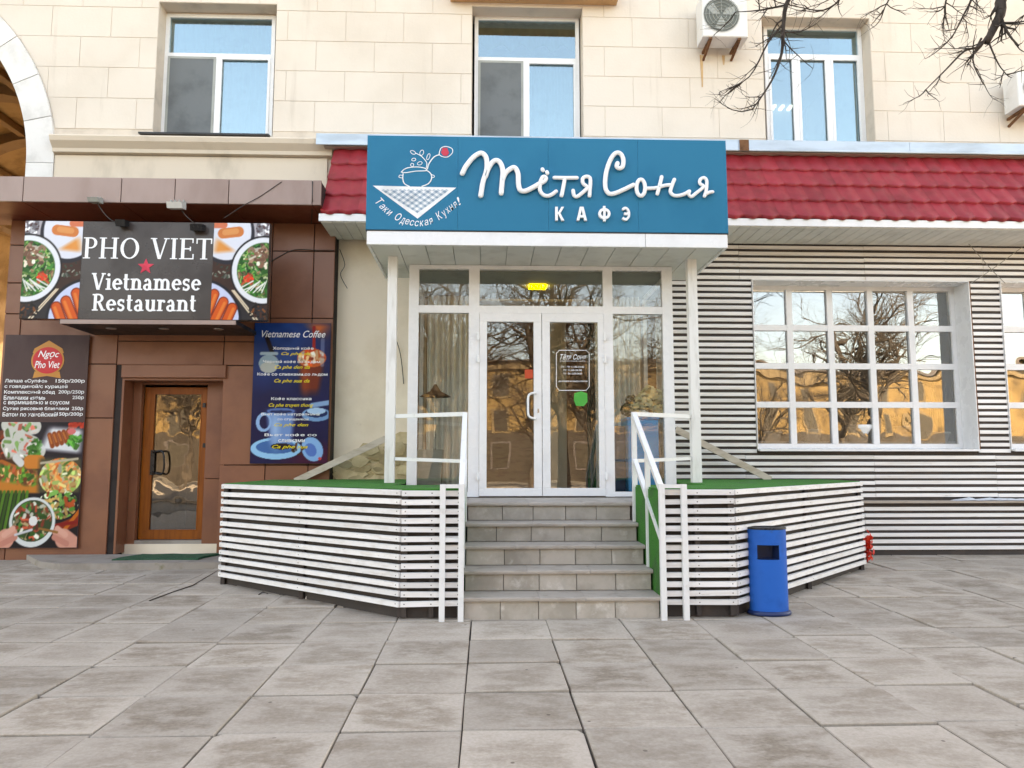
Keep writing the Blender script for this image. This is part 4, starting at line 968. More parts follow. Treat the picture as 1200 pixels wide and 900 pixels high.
for k, (a, b, bx0) in enumerate(LINES):
    y = .212 + k*.0262; 
    text('lettering', a, bx_(.03, y, .03 + wid[k], y + .0205), YM - .003, m_printw, mb_, bold=.012)
    if b: text('lettering', b, bx_(bx0 + .01, y, .975, y + .0205), YM - .003, m_printw, mb_, bold=.012)

# ---------------------------------------------------------------- coffee banner
YK = YC - .04
cb = thing('coffee_banner', 'dark blue coffee banner with drinks and yellow lettering beside the left terrace', 'banner', (-2.6, YK, 1.2))
kc = RC(295.5, 378.5, 386, 543.5, YK); X0, X1, Z0, Z1 = kc
MB().box(X0, X1, YK, YK + .012, Z0, Z1).build('sheet', m_signbrown, cb)
def coffee():
    A = Art(110, 195, (.07, .13, .36), 21); one = np.ones_like(A.x)
    t = np.clip(A.y*1.4 - .1, 0, 1); A.put(t*.95, (.10, .09, .27)); A.put(A.ell(.25, .12, .5, .5, 0, .9)*.7, (.08, .33, .62)); A.put(A.nz(6)*.35, (.05, .07, .2))
    A.put(np.clip((A.y - .47)*40 - 4*(A.x - .3)**2*10, 0, 1)*.5, (.12, .10, .26))
    A.put(A.poly([(.68, .0), (1, 0), (1, .06), (.86, .10)]), (.85, .40, .18)); A.put(A.ell(.95, .98, .5, .2, 0, .8)*.5, (.45, .06, .15))
    A.put(A.cap(.16, .10, .28, .27, .028), (.10, .07, .10)); A.put(A.ell(.20, .29, .13, .11), (.55, .66, .72)); A.put(A.ell(.20, .32, .11, .07), (.70, .72, .70)); A.put(A.cap(.10, .22, .3, .22, .02), (.62,.72,.78))
    A.put(A.cap(.78, .03, .79, .28, .02), (.65, .12, .10))
    A.put(A.poly([(.60, .28), (.92, .28), (.86, .50), (.63, .50)]), (.48, .18, .10)); A.put(A.poly([(.63, .30), (.72, .30), (.72, .49), (.66, .49)])*.6, (.78, .35, .15))
    A.put(A.ell(.76, .25, .19, .12), (.80, .36, .16)); A.salad(A.ell(.76,.25,.18,.11), 40, [(.92,.70,.50),(.85,.3,.12),(.95,.85,.75)], .012, .04, (.58,.18,.95,.32)); A.put(A.cap(.90,.12,.90,.3,.025)*.4,(.7,.75,.85))
    A.put(A.ell(.84, .655, .19, .085), (.42, .62, .80)); A.put(A.ell(.84, .645, .15, .055), (.10, .18, .36)); A.put(A.cap(.78,.59,1.0,.57,.03), (.50,.66,.82)); A.put(A.ell(.84,.63,.12,.04), (.65,.80,.92))
    A.put(A.ell(.33, .895, .33, .135), (.55, .80, .95)); A.put(A.ell(.33, .885, .26, .085), (.20, .42, .66)); A.put(A.ell(.80, .90, .13, .16, -35), (.50, .72, .92)); A.put(A.ell(.78, .905, .07, .09, -35), (.30, .48, .78))
    A.put(A.poly([(.20, .63), (.56, .63), (.52, .88), (.25, .88)]), (.42, .58, .80)); A.put(A.poly([(.25, .66), (.36, .66), (.36, .86), (.28, .86)])*.6, (.72, .86, .98)); A.put(A.ell(.38, .63, .18, .035), (.30, .45, .70)); A.put(A.ell(.38,.635,.15,.02),(.12,.18,.35))
    A.put(A.ell(.16, .71, .10, .12) - A.ell(.17, .71, .065, .085), (.55, .72, .90)); A.put(A.ell(.4,.88,.14,.04),(.16,.10,.12))
    A.salad(one, 10, [(.30,.16,.10)], .01, .02, (.5,.88,.68,.94)); A.put(A.ell(.9,.965,.02,.02),(.9,.3,.3))
    return A
art_panel('drink_print', coffee(), qd(X0 + .004, X1 - .004, Z0 + .004, Z1 - .004, YK - .003), m_print, cb)
def kb(x0, y0, x1, y1): return (X0 + (X1-X0)*x0, X0 + (X1-X0)*x1, Z1 - (Z1-Z0)*y1, Z1 - (Z1-Z0)*y0)
KT = [('Vietnamese Coffee', .10, .055, .93, .105, 0, .35), ('Холодный кофе', .25, .172, .78, .198, 0, 0), ('Ca phe da', .36, .21, .74, .238, 1, .4), ('Черный кофе со льдом', .13, .268, .87, .293, 0, 0), ('Ca phe den da', .28, .305, .74, .337, 1, .4),
      ('Кофе со сливками,со льдом', .06, .358, .97, .384, 0, 0), ('Ca phe sua da', .28, .402, .74, .435, 1, .4), ('Кофе классика', .25, .532, .77, .558, 0, 0), ('Ca phe truyen thong', .22, .575, .80, .607, 1, .4),
      ('Вьет кофе натуральный', .13, .642, .88, .666, 0, 0), ('со сгущенкой', .34, .678, .74, .70, 0, 0), ('Ca phe den', .30, .715, .74, .745, 1, .4), ('Вьет кофе со', .18, .788, .85, .812, 0, 0), ('сливками', .36, .828, .70, .85, 0, 0), ('Ca phe sua', .28, .868, .74, .90, 1, .4)]
for s, a, b, c_, d, y_, sh in KT:
    text('lettering', s, kb(a, b, c_, d), YK - .006, m_printyel if y_ else m_printw, cb, bold=.012 if s[0] != 'V' else .005, shear=sh)

# ================================================================ CAFE ENTRANCE: canopy, sign, glazed vestibule
YN = 8.06
cn = thing('entrance_canopy', 'white entrance canopy on two white posts over the cafe steps', 'canopy', (.8, 8.6, 1.1))
fs_ = RC(430, 273, 852, 289, YN); bdz = RC(430, 163, 851, 272, YN)
CX0, CX1, CZ0, CZ1 = fs_[0], fs_[1], fs_[2], bdz[3]
MB().cham(CX0, P(756, 281, YN).x - .002, YN - .02, YN + .02, CZ0, fs_[3], .004).build('fascia', m_white, cn)
MB().cham(P(756, 281, YN).x + .002, CX1, YN - .02, YN + .02, CZ0, fs_[3], .004).build('fascia', m_white, cn)
for xx, nm in ((CX0, 1), (CX1 - .03, -1)): MB().box(xx, xx + .03, YN + .022, 9.58, CZ0, CZ1 - .04).build('side_panel', m_white, cn)
MB().box(CX0 + .031, CX1 - .031, YN + .03, 9.58, CZ1 - .08, CZ1 - .04).build('roof_sheet', m_flash, cn)
n = 13; pw = (CX1 - CX0 - .062) / n
for k in range(n): MB().cham(CX0 + .031 + k*pw + .004, CX0 + .031 + (k+1)*pw - .004, 0, .01, 0, 1, .001)
for k in range(n):
    a = CX0 + .031 + k*pw; MB().box(a + .004, a + pw - .004, YN + .022, 9.58, CZ0 + .012, CZ0 + .024).build('soffit_panel', m_soffit, cn)
MB().box(CX0 + .031, CX1 - .031, YN + .022, 9.58, CZ0 + .026, CZ0 + .03).build('soffit_backing', m_grille, cn)
ZDK = 1.10
PLx, PRx = P(458.5, 440, 8.6).x, P(813, 440, 8.6).x
for xx in (PLx, PRx): MB().box(xx - .053, xx + .053, 8.55, 8.65, ZDK + .008, CZ0 + .011).build('post', m_post, cn)

cs = thing('cafe_sign', 'long teal cafe sign with white lettering Тётя Соня КАФЭ over the entrance', 'sign', (.8, YN, 3.8))
BX0, BX1, BZ0, BZ1 = bdz; YZ = YN - .03
bxs = [BX0 + (BX1 - BX0)*k/4 for k in range(5)]
for a, b in zip(bxs, bxs[1:]): MB().cham(a + .0006, b - .0006, YZ, YN + .019, BZ0, BZ1, .0012).build('board', m_signblue, cs)
MB().box(BX0, BX1, YZ + .006, YN + .018, BZ0 - .014, BZ0 - .001).build('shadow_gap', m_black, cs)
def T1(cx, cy): return P(530 + cx/7.5, 160 + cy/7.5, YZ - .035)
def T2(cx, cy): return P(690 + cx/7.5, 160 + cy/7.5, YZ - .035)
def letter(strokes, r):
    m = MB()
    for pts in strokes:
        q = smoothpath(pts, 6) if len(pts) > 2 else [Vector(p) for p in pts]
        n_ = len(q); a, b = q[0], q[-1]; ta = (q[0] - q[1]).normalized(); tb = (q[-1] - q[-2]).normalized()
        q = [a + ta*r*.9, a + ta*r*.6] + q + [b + tb*r*.6, b + tb*r*.9]; rr = [r*.35, r*.8] + [r]*n_ + [r*.8, r*.35]
        m.tube(q, rr, 10, True, .8)
        for p in (q[len(q)//4], q[3*len(q)//4]): m.tube([p + Vector((0, .005, 0)), Vector((p.x, YZ, p.z))], .006, 6)
    return m.build('letter', m_letter, cs, True)
t1 = lambda *a: [T1(*p) for p in a]; t2 = lambda *a: [T2(*p) for p in a]
letter([t1((88,325),(120,262),(180,188),(235,150),(268,150),(295,180),(305,235),(298,310),(270,400),(250,520)),
        t1((292,350),(320,275),(360,220),(398,212),(428,242),(444,300),(440,380),(430,500)),
        t1((440,385),(455,345),(480,308),(528,275),(556,280),(578,330),(582,420),(600,472),(645,478),(715,445),(770,412))], .0285)
letter([t1((765,418),(810,395),(825,365),(803,352),(783,375),(770,425),(772,475),(800,512),(842,522),(882,505),(912,482)), t1((793,288),(797,298)), t1((832,312),(836,322))], .0225)
letter([t1((897,362),(1000,364),(1095,363)), t1((988,372),(975,450),(960,520))], .0225)
letter([t1((1062,475),(1070,515),(1095,528),(1140,497),(1187,448),(1152,415),(1146,372),(1175,352),(1208,362),(1214,402),(1210,465),(1206,522))], .0215)
letter([t2((252,235),(245,262),(268,280),(297,262),(303,205),(285,158),(250,142),(212,168),(178,232),(152,320),(143,410),(152,470),(182,503),(232,498),(310,465),(392,425))], .0255)
letter([[T2(457 + 38*math.cos(a), 450 + 72*math.sin(a)) for a in [6.283*i/14 for i in range(15)]]], .0225)
letter([t2((515,455),(560,455),(600,450)), t2((640,355),(622,430),(602,505)), t2((618,445),(670,430),(715,425)), t2((752,378),(727,440),(718,488),(748,518),(800,518),(848,502),(882,482))], .0215)
letter([t2((885,480),(878,508),(902,528),(940,500),(1008,442),(978,415),(977,382),(1008,362),(1034,382),(1036,430),(1030,480),(1016,525)), t2((1030,505),(1060,490),(1088,486))], .0195)
for ch, x0, x1 in (('К', 650, 661.5), ('А', 675, 687.5), ('Ф', 700.5, 715), ('Э', 728, 739)):
    rc = RC(x0, 243.5, x1, 259.5, YZ); m = MB(); e = 0
    for s_ in {'К': [('L',.16,0,.16,1,.27), ('L',.35,.46,.80,1,.27), ('L',.80,0,.38,.58,.27)], 'А': [('L',.14,0,.45,1,.25), ('L',.86,0,.55,1,.25), ('H',.25,.75,.30,.18)], 'Ф': [('L',.5,-.06,.5,1.06,.2), ('A',.5,.5,.38,.32,0,360,.22,.19)], 'Э': [('A',.38,.5,.40,.41,-135,135,.24,.18), ('H',.25,.75,.5,.17)]}[ch]:
        e += .0012; pt = lambda a, b: (rc[0] + (rc[1]-rc[0])*a, rc[2] + (rc[3]-rc[2])*b)
        if s_[0] == 'L': _, a, b, a2, b2, t_ = s_; m.prism([pt(a - t_/2, b), pt(a + t_/2, b), pt(a2 + t_/2, b2), pt(a2 - t_/2, b2)], YZ - .035 - e, YZ - .001, 'y')
        elif s_[0] == 'H': _, a, a2, b, t_ = s_; m.prism([pt(a, b - t_/2), pt(a2, b - t_/2), pt(a2, b + t_/2), pt(a, b + t_/2)], YZ - .035 - e, YZ - .001, 'y')
        else:
            _, ex, ez, rx, rz, g0_, g1_, wx, wz = s_
            for i in range(20):
                ga, gb_ = R(g0_ + (g1_-g0_)*i/20), R(g0_ + (g1_-g0_)*(i+1)/20); po = lambda g_, k_: pt(ex + (rx + k_*wx/2)*math.cos(g_), ez + (rz + k_*wz/2)*math.sin(g_))
                m.prism([po(ga, -1), po(ga, 1), po(gb_, 1), po(gb_, -1)], YZ - .035 - e, YZ - .001, 'y')
    m.build('letter', m_letter, cs)
# printed emblem: pot with tulip on a chequered cloth
def E(cx, cy, y=.004): p = P(430 + cx/7.5, 160 + cy/7.5, YZ); return Vector((p.x, YZ - y, p.z))
def line(pts, r, name='emblem_line', mat=None):
    return MB().tube(smoothpath([E(*p, .002) for p in pts], 4), r, 6, True, .25).build(name, mat or m_printw, cs, True)
pot = [(300,315),(345,280),(430,268),(505,278),(520,300),(430,305),(345,318),(300,315)]
line(pot, .0055); line([(318,325),(315,370),(330,415),(375,440)], .006); line([(480,440),(540,415),(568,370),(560,325),(520,295)], .006)
line([(320,345),(290,340),(282,358),(310,365)], .004); line([(568,335),(592,345),(590,358),(565,362)], .004)
line([(530,290),(545,240),(590,180),(640,160)], .0065); line([(520,280),(525,230),(480,175),(425,145)], .0045)
for cx, cy, rx, ry, ro in ((405,140,24,14,30),(482,143,16,24,20),(540,178,12,28,20),(412,203,18,12,-10),(465,236,22,14,-20),(398,250,14,14,0)):
    line([(cx + rx*math.cos(a)*math.cos(R(ro)) - ry*math.sin(a)*math.sin(R(ro)), cy + rx*math.cos(a)*math.sin(R(ro)) + ry*math.sin(a)*math.cos(R(ro))) for a in [6.283*i/9 for i in range(10)]], .0035)
line([(635,150),(650,105),(690,88),(745,105),(752,140),(720,175),(680,182),(640,165),(635,150)], .005)
MB().prism([(E(*p).x, E(*p).z) for p in ((650,140),(665,100),(705,100),(722,145),(705,172),(670,168))], YZ - .003, YZ - .0005, 'y').build('tulip', m_printred, cs)
MB().prism([(E(*p).x, E(*p).z) for p in ((52,432),(785,450),(445,722))], YZ - .003, YZ - .0005, 'y').build('cloth', m_printw, cs)
NC = 17; m_printlt = M('pale blue print', (.50,.58,.64), .5, bump=0)
def q_(u, v): x = 445 + (760-445)*u*.93 - (445-85)*v*.93; y = 690 - 228*(u + v)*.93; return E(x, y)
for nm, mt, want in (('cloth_check', m_printgrey, 2), ('cloth_stripe', m_printlt, 1)):
    ck = MB()
    for i in range(NC):
        for j in range(NC):
            a, b = i/NC, j/NC
            if (i % 2 == 0) + (j % 2 == 0) == want and a + b < .92:
                s_ = .056; pts = [q_(a + .04, b + .04), q_(a + .04 + s_, b + .04), q_(a + .04 + s_, b + .04 + s_), q_(a + .04, b + .04 + s_)]
                ck.prism([(p.x, p.z) for p in pts], YZ - .0045 - .000004*(i*17+j), YZ - .003, 'y')
    ck.build(nm, mt, cs, stuff=True)
def hand(s, path, h, r):                                   # handwriting along a bent base line
    pts = smoothpath([E(*p) for p in path], 12); d = [0]
    for a, b in zip(pts, pts[1:]): d.append(d[-1] + (b - a).length)
    wds = [.55 if c == ' ' else (.8 if c.isupper() else .62) for c in s]; tot = sum(wds); k = d[-1] / tot; at_ = 0; m = None
    for c, w_ in zip(s, wds):
        if c != ' ':
            t = (at_ + w_*.5) * k; i = max(j for j in range(len(d)) if d[j] <= t + 1e-9); i = min(i, len(pts) - 2)
            p = pts[i].lerp(pts[i+1], (t - d[i]) / max(d[i+1] - d[i], 1e-9)); tg = (pts[i+1] - pts[i]).normalized(); an = math.atan2(tg.z, tg.x)
            hh = h * (1.45 if c.isupper() or c == '!' else 1.0); 
            me = text_mesh(c, -w_*k*.42, w_*k*.42, -.5*h if c not in 'уд' else -.9*h, -.5*h + hh, 0, bold=0, shear=.2)
            me.transform(Matrix.Translation((p.x, YZ - .0015, p.z)) @ Matrix.Rotation(-an, 4, 'Y')); mkobj('lettering', me, m_printw, cs)
        at_ += w_
hand('Таки Одесская Кухня!', [(85,560),(150,630),(225,690),(330,742),(450,765),(560,745),(660,690),(740,625),(830,565)], .062, .003)

# glazed vestibule
YV = 8.9
vt = thing('entrance_vestibule', 'white framed glazed entrance with double doors at the top of steps', 'entrance', (.8, YV, .92))
ZF = P(635, 582, YV).z; ZV1 = CZ0 + .008
def vx(px, py=440): return P(px, py, YV).x
def vz(py): return P(635, py, YV).z
xs_v = [vx(478), vx(489.5), vx(549), vx(561.5), vx(708), vx(719), vx(778), vx(790)]
zt0, zt1 = vz(367), vz(358.5); ztop = vz(316)
fm = MB(); d = .08
for a, b in ((0, 1), (2, 3), (4, 5), (6, 7)): fm.box(xs_v[a], xs_v[b], YV, YV + d, ZF - .002, ZV1)
for a, b in ((1, 2), (3, 4), (5, 6)):
    fm.box(xs_v[a], xs_v[b], YV + .004, YV + d, zt0, zt1); fm.box(xs_v[a], xs_v[b], YV + .004, YV + d, ztop, ZV1)
for a, b in ((1, 2), (5, 6)): fm.box(xs_v[a], xs_v[b], YV + .004, YV + d, ZF, ZF + .055)
fm.build('frame', m_white, vt)
for a, b in ((1, 2), (3, 4), (5, 6)):
    MB().box(xs_v[a] - .005, xs_v[b] + .005, YV + .04, YV + .046, zt1 - .005, ztop + .005).build('pane', m_glass, vt)
for a, b in ((1, 2), (5, 6)):
    MB().box(xs_v[a] - .005, xs_v[b] + .005, YV + .04, YV + .046, ZF + .05, zt0 + .005).build('pane', m_glass, vt)
def leaf(px0, px1, g0, g1, hside):
    X0, X1 = vx(px0) + .003, vx(px1) - .003; a, b = vx(g0), vx(g1); z0, z1 = vz(572), vz(377.5); f = MB()
    f.cham(X0, X1, YV - .015, YV + .05, z1, zt0 - .004, .004); f.cham(X0, X1, YV - .015, YV + .05, ZF + .006, z0, .004)
    f.cham(X0, a, YV - .017, YV + .05, z0, z1, .004); f.cham(b, X1, YV - .017, YV + .05, z0, z1, .004)
    dl = f.build('door', m_white, vt)
    MB().box(a - .005, b + .005, YV + .02, YV + .026, z0 - .005, z1 + .005).build('pane', m_glass, dl)
    for py in (395, 421, 558):
        q = vz(py); xh = X0 - .012 if hside < 0 else X1 + .012
        MB().tube([(xh, YV - .03, q - .045), (xh, YV - .03, q + .045)], .013, 8).build('hinge', m_white, dl)
        MB().box(xh - .028, xh + .028, YV - .024, YV - .0155, q - .03, q + .03).build('hinge_plate', m_white, dl)
    return dl
dL = leaf(561.5, 635, 570.5, 625.5, -1); dR = leaf(635, 708, 644.5, 701, 1)
hx = vx(628); hz0, hz1 = vz(491), vz(461)
MB().tube(smoothpath([(hx, YV - .016, hz1), (hx - .02, YV - .07, hz1), (hx - .09, YV - .085, hz1 - .03), (hx - .10, YV - .085, (hz0 + hz1)/2), (hx - .09, YV - .085, hz0 + .03), (hx - .02, YV - .07, hz0), (hx, YV - .016, hz0)], 5), .014, 8).build('handle', m_white, dL, True)
MB().box(vx(629.5), vx(631.5), YV - .019, YV - .0175, vz(484), vz(479)).build('lock', m_steel, dL)
q = RC(615, 433, 624.5, 443.5, YV + .018); MB().box(q[0], q[1], YV + .016, YV + .019, q[2], q[3]).build('sticker', m_sticker_r, dL)
# printed opening hours and green sticker on the right leaf
yd = YV + .018; oct_ = [(652, 414), (655.5, 410.5), (687, 410.5), (690.5, 414), (690.5, 453), (687, 457.5), (655.5, 457.5), (652, 453), (652, 414)]
MB().tube([P(*p, yd) for p in oct_], .004, 4, True, .3).build('hours_border', m_printw, dR)
for s, r4, sh in (('Тётя Соня', (656.5, 415, 687, 421.5), .35), ('украинское кафе', (656, 422.3, 686, 424), 0), ('Пн - Чт 11.00-23.00', (657.5, 428.8, 684.5, 431), 0), ('Пт 11.00-24.00', (660, 432.7, 682, 434.9), 0), ('Сб - Вс 12.00-24.00', (660, 436.6, 682, 438.8), 0), ('доставка и заказ столов', (654.5, 446, 688.5, 448), 0)):
    text('lettering', s, RC(*r4, yd), yd - .001, m_printw, dR, bold=.01, shear=sh)
gs_ = [P(*p, yd) for p in ((673, 461), (681, 458.5), (688, 461), (688.5, 471), (684, 476), (675, 475.5), (672.5, 469))]
MB().prism([(p.x, p.z) for p in gs_], yd - .002, yd, 'y').build('sticker', m_sticker_g, dR)
# side walls, roof and hall behind the doors
for xx in (xs_v[0], xs_v[7] - .06):
    s_ = MB(); s_.box(xx, xx + .06, YV + d + .002, YV + .17, ZF, ZV1); s_.box(xx, xx + .06, YW - .16, YW - .01, ZF, ZV1); s_.box(xx, xx + .06, YV + .17, YW - .16, ZF, ZF + .12); s_.box(xx, xx + .06, YV + .17, YW - .16, ZV1 - .1, ZV1)
    sp_ = s_.build('side_frame', m_white, vt); MB().box(xx + .027, xx + .033, YV + .168, YW - .158, ZF + .118, ZV1 - .098).build('side_pane', m_glass, sp_)
hall = lining(MB(), VX0 + .02, VX1 - .02, YW + .46, 14.2, ZF - .02, ZV1 + .1); hall.build('hall_wall', m_hall, vt)
MB().box(xs_v[0] + .062, xs_v[7] - .062, YV + d + .002, YW + .5, ZF - .05, ZF - .004).build('floor', m_floor, vt)
MB().box(xs_v[0] + .062, xs_v[7] - .062, YV + d + .002, YW + .5, ZV1 - .06, ZV1 - .02).build('ceiling', m_hallceil, vt)
MB().box(vx(664), vx(690), 11.4, 11.7, ZF, ZV1 - .07).build('pilaster', M('pale pilaster', (.55,.52,.45), .7), vt)
q = P(631, 336.5, 9.7); tag(MB().box(q.x - .12, q.x + .10, 9.60, 9.80, ZV1 - .085, ZV1 - .062).build('ceiling_lamp', m_lamp), 'lit yellow square lamp on the ceiling behind the cafe door transom', 'ceiling lamp')
curtain('curtain', 'pale ribbed curtain hanging behind the glass left of the cafe doors', vx(490), vx(560), 10.2, ZF, ZV1 - .09, m_sheer, 9, .03)
curtain('curtain', 'pale ribbed curtain hanging behind the glass right of the cafe doors', vx(716), vx(776), 10.2, ZF, ZV1 - .09, m_sheer, 9, .03)
curtain('curtain', 'dark teal curtain inside the hall behind the right door leaf', P(688, 500, 11.2).x, P(708, 500, 11.2).x, 11.2, ZF, ZV1 - .1, M('teal curtain', (.03,.07,.065), .9), 5, .03)

# things inside the vestibule
q = P(503, 560, 9.35); t = thing('planter', 'tapered pale grey planter standing behind the left entrance pane', 'planter', (q.x, 9.35, ZF))
b0 = P(503, 527, 9.35).z; hw = .17
MB().add([(q.x - hw, 9.2, ZF), (q.x + hw*.85, 9.2, ZF), (q.x + hw*.85, 9.5, ZF), (q.x - hw, 9.5, ZF), (q.x - hw*1.05, 9.17, b0), (q.x + hw*1.0, 9.17, b0), (q.x + hw*1.0, 9.53, b0), (q.x - hw*1.05, 9.53, b0)], [(0,3,2,1),(0,1,5,4),(1,2,6,5),(2,3,7,6),(3,0,4,7)]).build('body', m_greybin, t)
MB().box(q.x - hw, q.x + hw*.95, 9.2, 9.5, b0 - .06, b0 - .03).build('soil', m_earth, t)
q = P(510, 480, 9.6); t = thing('floor_lamp', 'slim floor lamp with a brown flared shade behind left entrance pane', 'lamp', (q.x, 9.6, ZF))
MB().tube([(q.x, 9.6, ZF + .02), (q.x, 9.6, P(510, 447, 9.6).z)], .012, 8).build('pole', m_steel, t)
MB().lathe([(.001, 0), (.14, 0), (.14, .02), (.001, .025)], (q.x, 9.6, ZF), 20).build('base', m_steel, t)
MB().lathe([(.20, 0), (.17, .02), (.07, .07), (.015, .16)], (q.x, 9.6, P(510, 465, 9.6).z), 20).build('shade', m_brass, t, True)
q0, q1 = vx(722), vx(777); zc_ = P(755, 489, 9.06).z
t = thing('blue_counter', 'bright blue counter standing behind the right entrance pane', 'counter', ((q0 + q1)/2, 9.4, ZF))
MB().cham(q0 + .16, q1 - .03, 9.06, 9.5, ZF, zc_ - .02, .01).build('front', m_bluepanel, t); MB().box(q0 + .14, q1 - .02, 9.04, 9.52, zc_ - .02, zc_).build('top', m_bluepanel, t)
MB().box(q0 + .0, q0 + .15, 9.2, 9.5, ZF, zc_ - .1).build('side_unit', M('dark blue unit', (.02,.06,.13), .5), t)
q = P(752, 478, 9.2); t = thing('flower_bouquet', 'pale round flowers with dark leaves standing on the blue counter', 'flowers', (q.x, 9.2, zc_))
MB().lathe([(.001, 0), (.07, 0), (.09, .06), (.07, .10)], (q.x, 9.2, zc_), 14).build('vase', m_pot, t, True)
def blob(c, r, seed, n=90):
    m = MB(); rr = random.Random(seed)
    for k in range(n):
        u = Vector((rr.gauss(0, 1), rr.gauss(0, 1), rr.gauss(0, 1))).normalized(); p = Vector(c) + u * r * (.7 + .3*rr.random()); s_ = r * .26
        a = u.orthogonal().normalized(); a = (a + u.cross(a) * rr.uniform(-1, 1)).normalized(); b = u.cross(a)
        m.quad(p - a*s_ + u*rr.uniform(-.3,.3)*s_, p - b*s_, p + a*s_ + u*rr.uniform(-.3,.3)*s_, p + b*s_)
    return m
for k, (dx, dz, r) in enumerate(((.02, .17, .13), (.15, .22, .13), (-.08, .10, .09), (.20, .08, .10), (.08, .28, .10))): blob((q.x + dx, 9.16 + .04*(k % 2), zc_ + dz + .03), r, k).build('flower', m_flower, t)
for k, (dx, dz, r) in enumerate(((-.17, .08, .10), (-.12, .19, .08), (.02, .06, .09))): blob((q.x + dx, 9.22, zc_ + dz + .03), r, 30 + k).build('foliage', m_flower2, t)

# pots on the sill of the large window
def pot_plant(label, px, w, hpx, kind, seed):
    zs = BWIN[2] + .13; q = P(px, 515, YB + .20); t = thing('potted_plant', label, 'potted plant', (q.x, YB + .20, zs), 'pots on the cafe window sill')
    h = hpx / FPX * 11.0 + .03
    MB().lathe([(.001, 0), (w*.72, 0), (w*.95, h*.75), (w, h*.8), (w, h), (w*.9, h), (w*.86, h*.8), (.001, h*.78)], (q.x, YB + .20, zs), 18).build('pot', m_pot, t, True)
    m = MB(); rr = random.Random(seed); n = {'grass': 40, 'sword': 14, 'bush': 60}[kind]
    for k in range(n):
        g_ = rr.random() * 6.283; L_ = {'grass': rr.uniform(.25, .5), 'sword': rr.uniform(.35, .85), 'bush': rr.uniform(.1, .25)}[kind]; sp_ = {'grass': .6, 'sword': .13, 'bush': .6}[kind]
        base = Vector((q.x + math.cos(g_)*w*.4, YB + .20 + math.sin(g_)*w*.4, zs + h*.78)); wd = {'grass': .007, 'sword': .03, 'bush': .03}[kind]
        dr_ = Vector((math.cos(g_), math.sin(g_)*.5, 0)); sd_ = dr_.cross(Vector((0, 0, 1))).normalized(); pr_ = None
        for j in range(5):
            u = j / 4; p = base + dr_ * (sp_ * L_ * u**1.6) + Vector((0, 0, L_ * (u - (.25*u*u if kind == 'grass' else 0)))); w2 = wd * (1 - u**2) + .001
            a, b = p - sd_*w2, p + sd_*w2
            if pr_: m.quad(pr_[0], pr_[1], b, a)
            pr_ = (a, b)
    m.build('leaves', m_dry if kind == 'grass' else m_leaf, t)
pot_plant('white pot of dry grass at the left end of the cafe window sill', 905, .14, 10, 'grass', 1)
pot_plant('small white pot of grass, second from left on the cafe window sill', 951, .15, 12, 'grass', 2)
pot_plant('wide white bowl of grass in middle of the cafe window sill', 1008, .20, 17, 'grass', 3)
pot_plant('white pot with a bushy green plant right of the wide bowl', 1058, .12, 16, 'bush', 4)
pot_plant('white pot with tall sword leaves at right end of the cafe window sill', 1100, .16, 9, 'sword', 5)

# ================================================================ STEPS
YST, TR = 6.6, .315
stx0, stx1 = P(543.5, 700, YST).x, P(773, 700, YST).x
RH = (ZF - .012) / 5
stp = thing('entrance_steps', 'five grey stone steps leading up to the cafe doors', 'steps', ((stx0 + stx1)/2, YST, 0))
for i in range(5):
    y0 = YST + i*TR; z0, z1 = i*RH - (.06 if i == 0 else 0), (i+1)*RH; y1 = y0 + TR + .02 if i < 4 else YV + .079
    MB().box(stx0 + .004, stx1 - .004, y0 + .03, 7.9 if i < 4 else YV + .07, z0 - (.05 if i == 0 else 0), z1 - .034).build('step_core', m_earth, stp)
    xs_ = [stx0 + (stx1 - stx0) * k / 5 + (rng.uniform(-.02, .02) if 0 < k < 5 else 0) + (.03*(i % 3 - 1) if 0 < k < 5 else 0) for k in range(6)]
    for a, b in zip(xs_, xs_[1:]):
        MB().cham(a + .0025, b - .0025, y0 + rng.uniform(0, .003), y0 + .028, z0 + .003, z1 - .036, .004).build('riser_tile', m_stone, stp)
    xs_ = [stx0 - .012] + [stx0 + (stx1 - stx0) * k / 3 + rng.uniform(-.1, .1) for k in (1, 2)] + [stx1 + .012]
    for a, b in zip(xs_, xs_[1:]):
        e = rng.uniform(-.002, .002)
        MB().prism([(y0 - .03, z1 - .024 + e), (y0 - .026, z1 - .034 + e), (y1, z1 - .034), (y1, z1), (y0 - .022, z1 + e), (y0 - .03, z1 - .008 + e)], a + .0015, b - .0015, 'x').build('tread', m_nosing, stp)

for a, b in ((VX0 + .004, stx0 - .014), (stx1 + .014, VX1 - .004)):
    MB().box(a, b, 7.75, YV + .078, 5*RH - .034, 5*RH).build('landing_slab', m_nosing, stp); MB().box(a + .004, b - .004, 7.76, YV + .07, .02, 5*RH - .036).build('landing_core', m_concrete, stp)
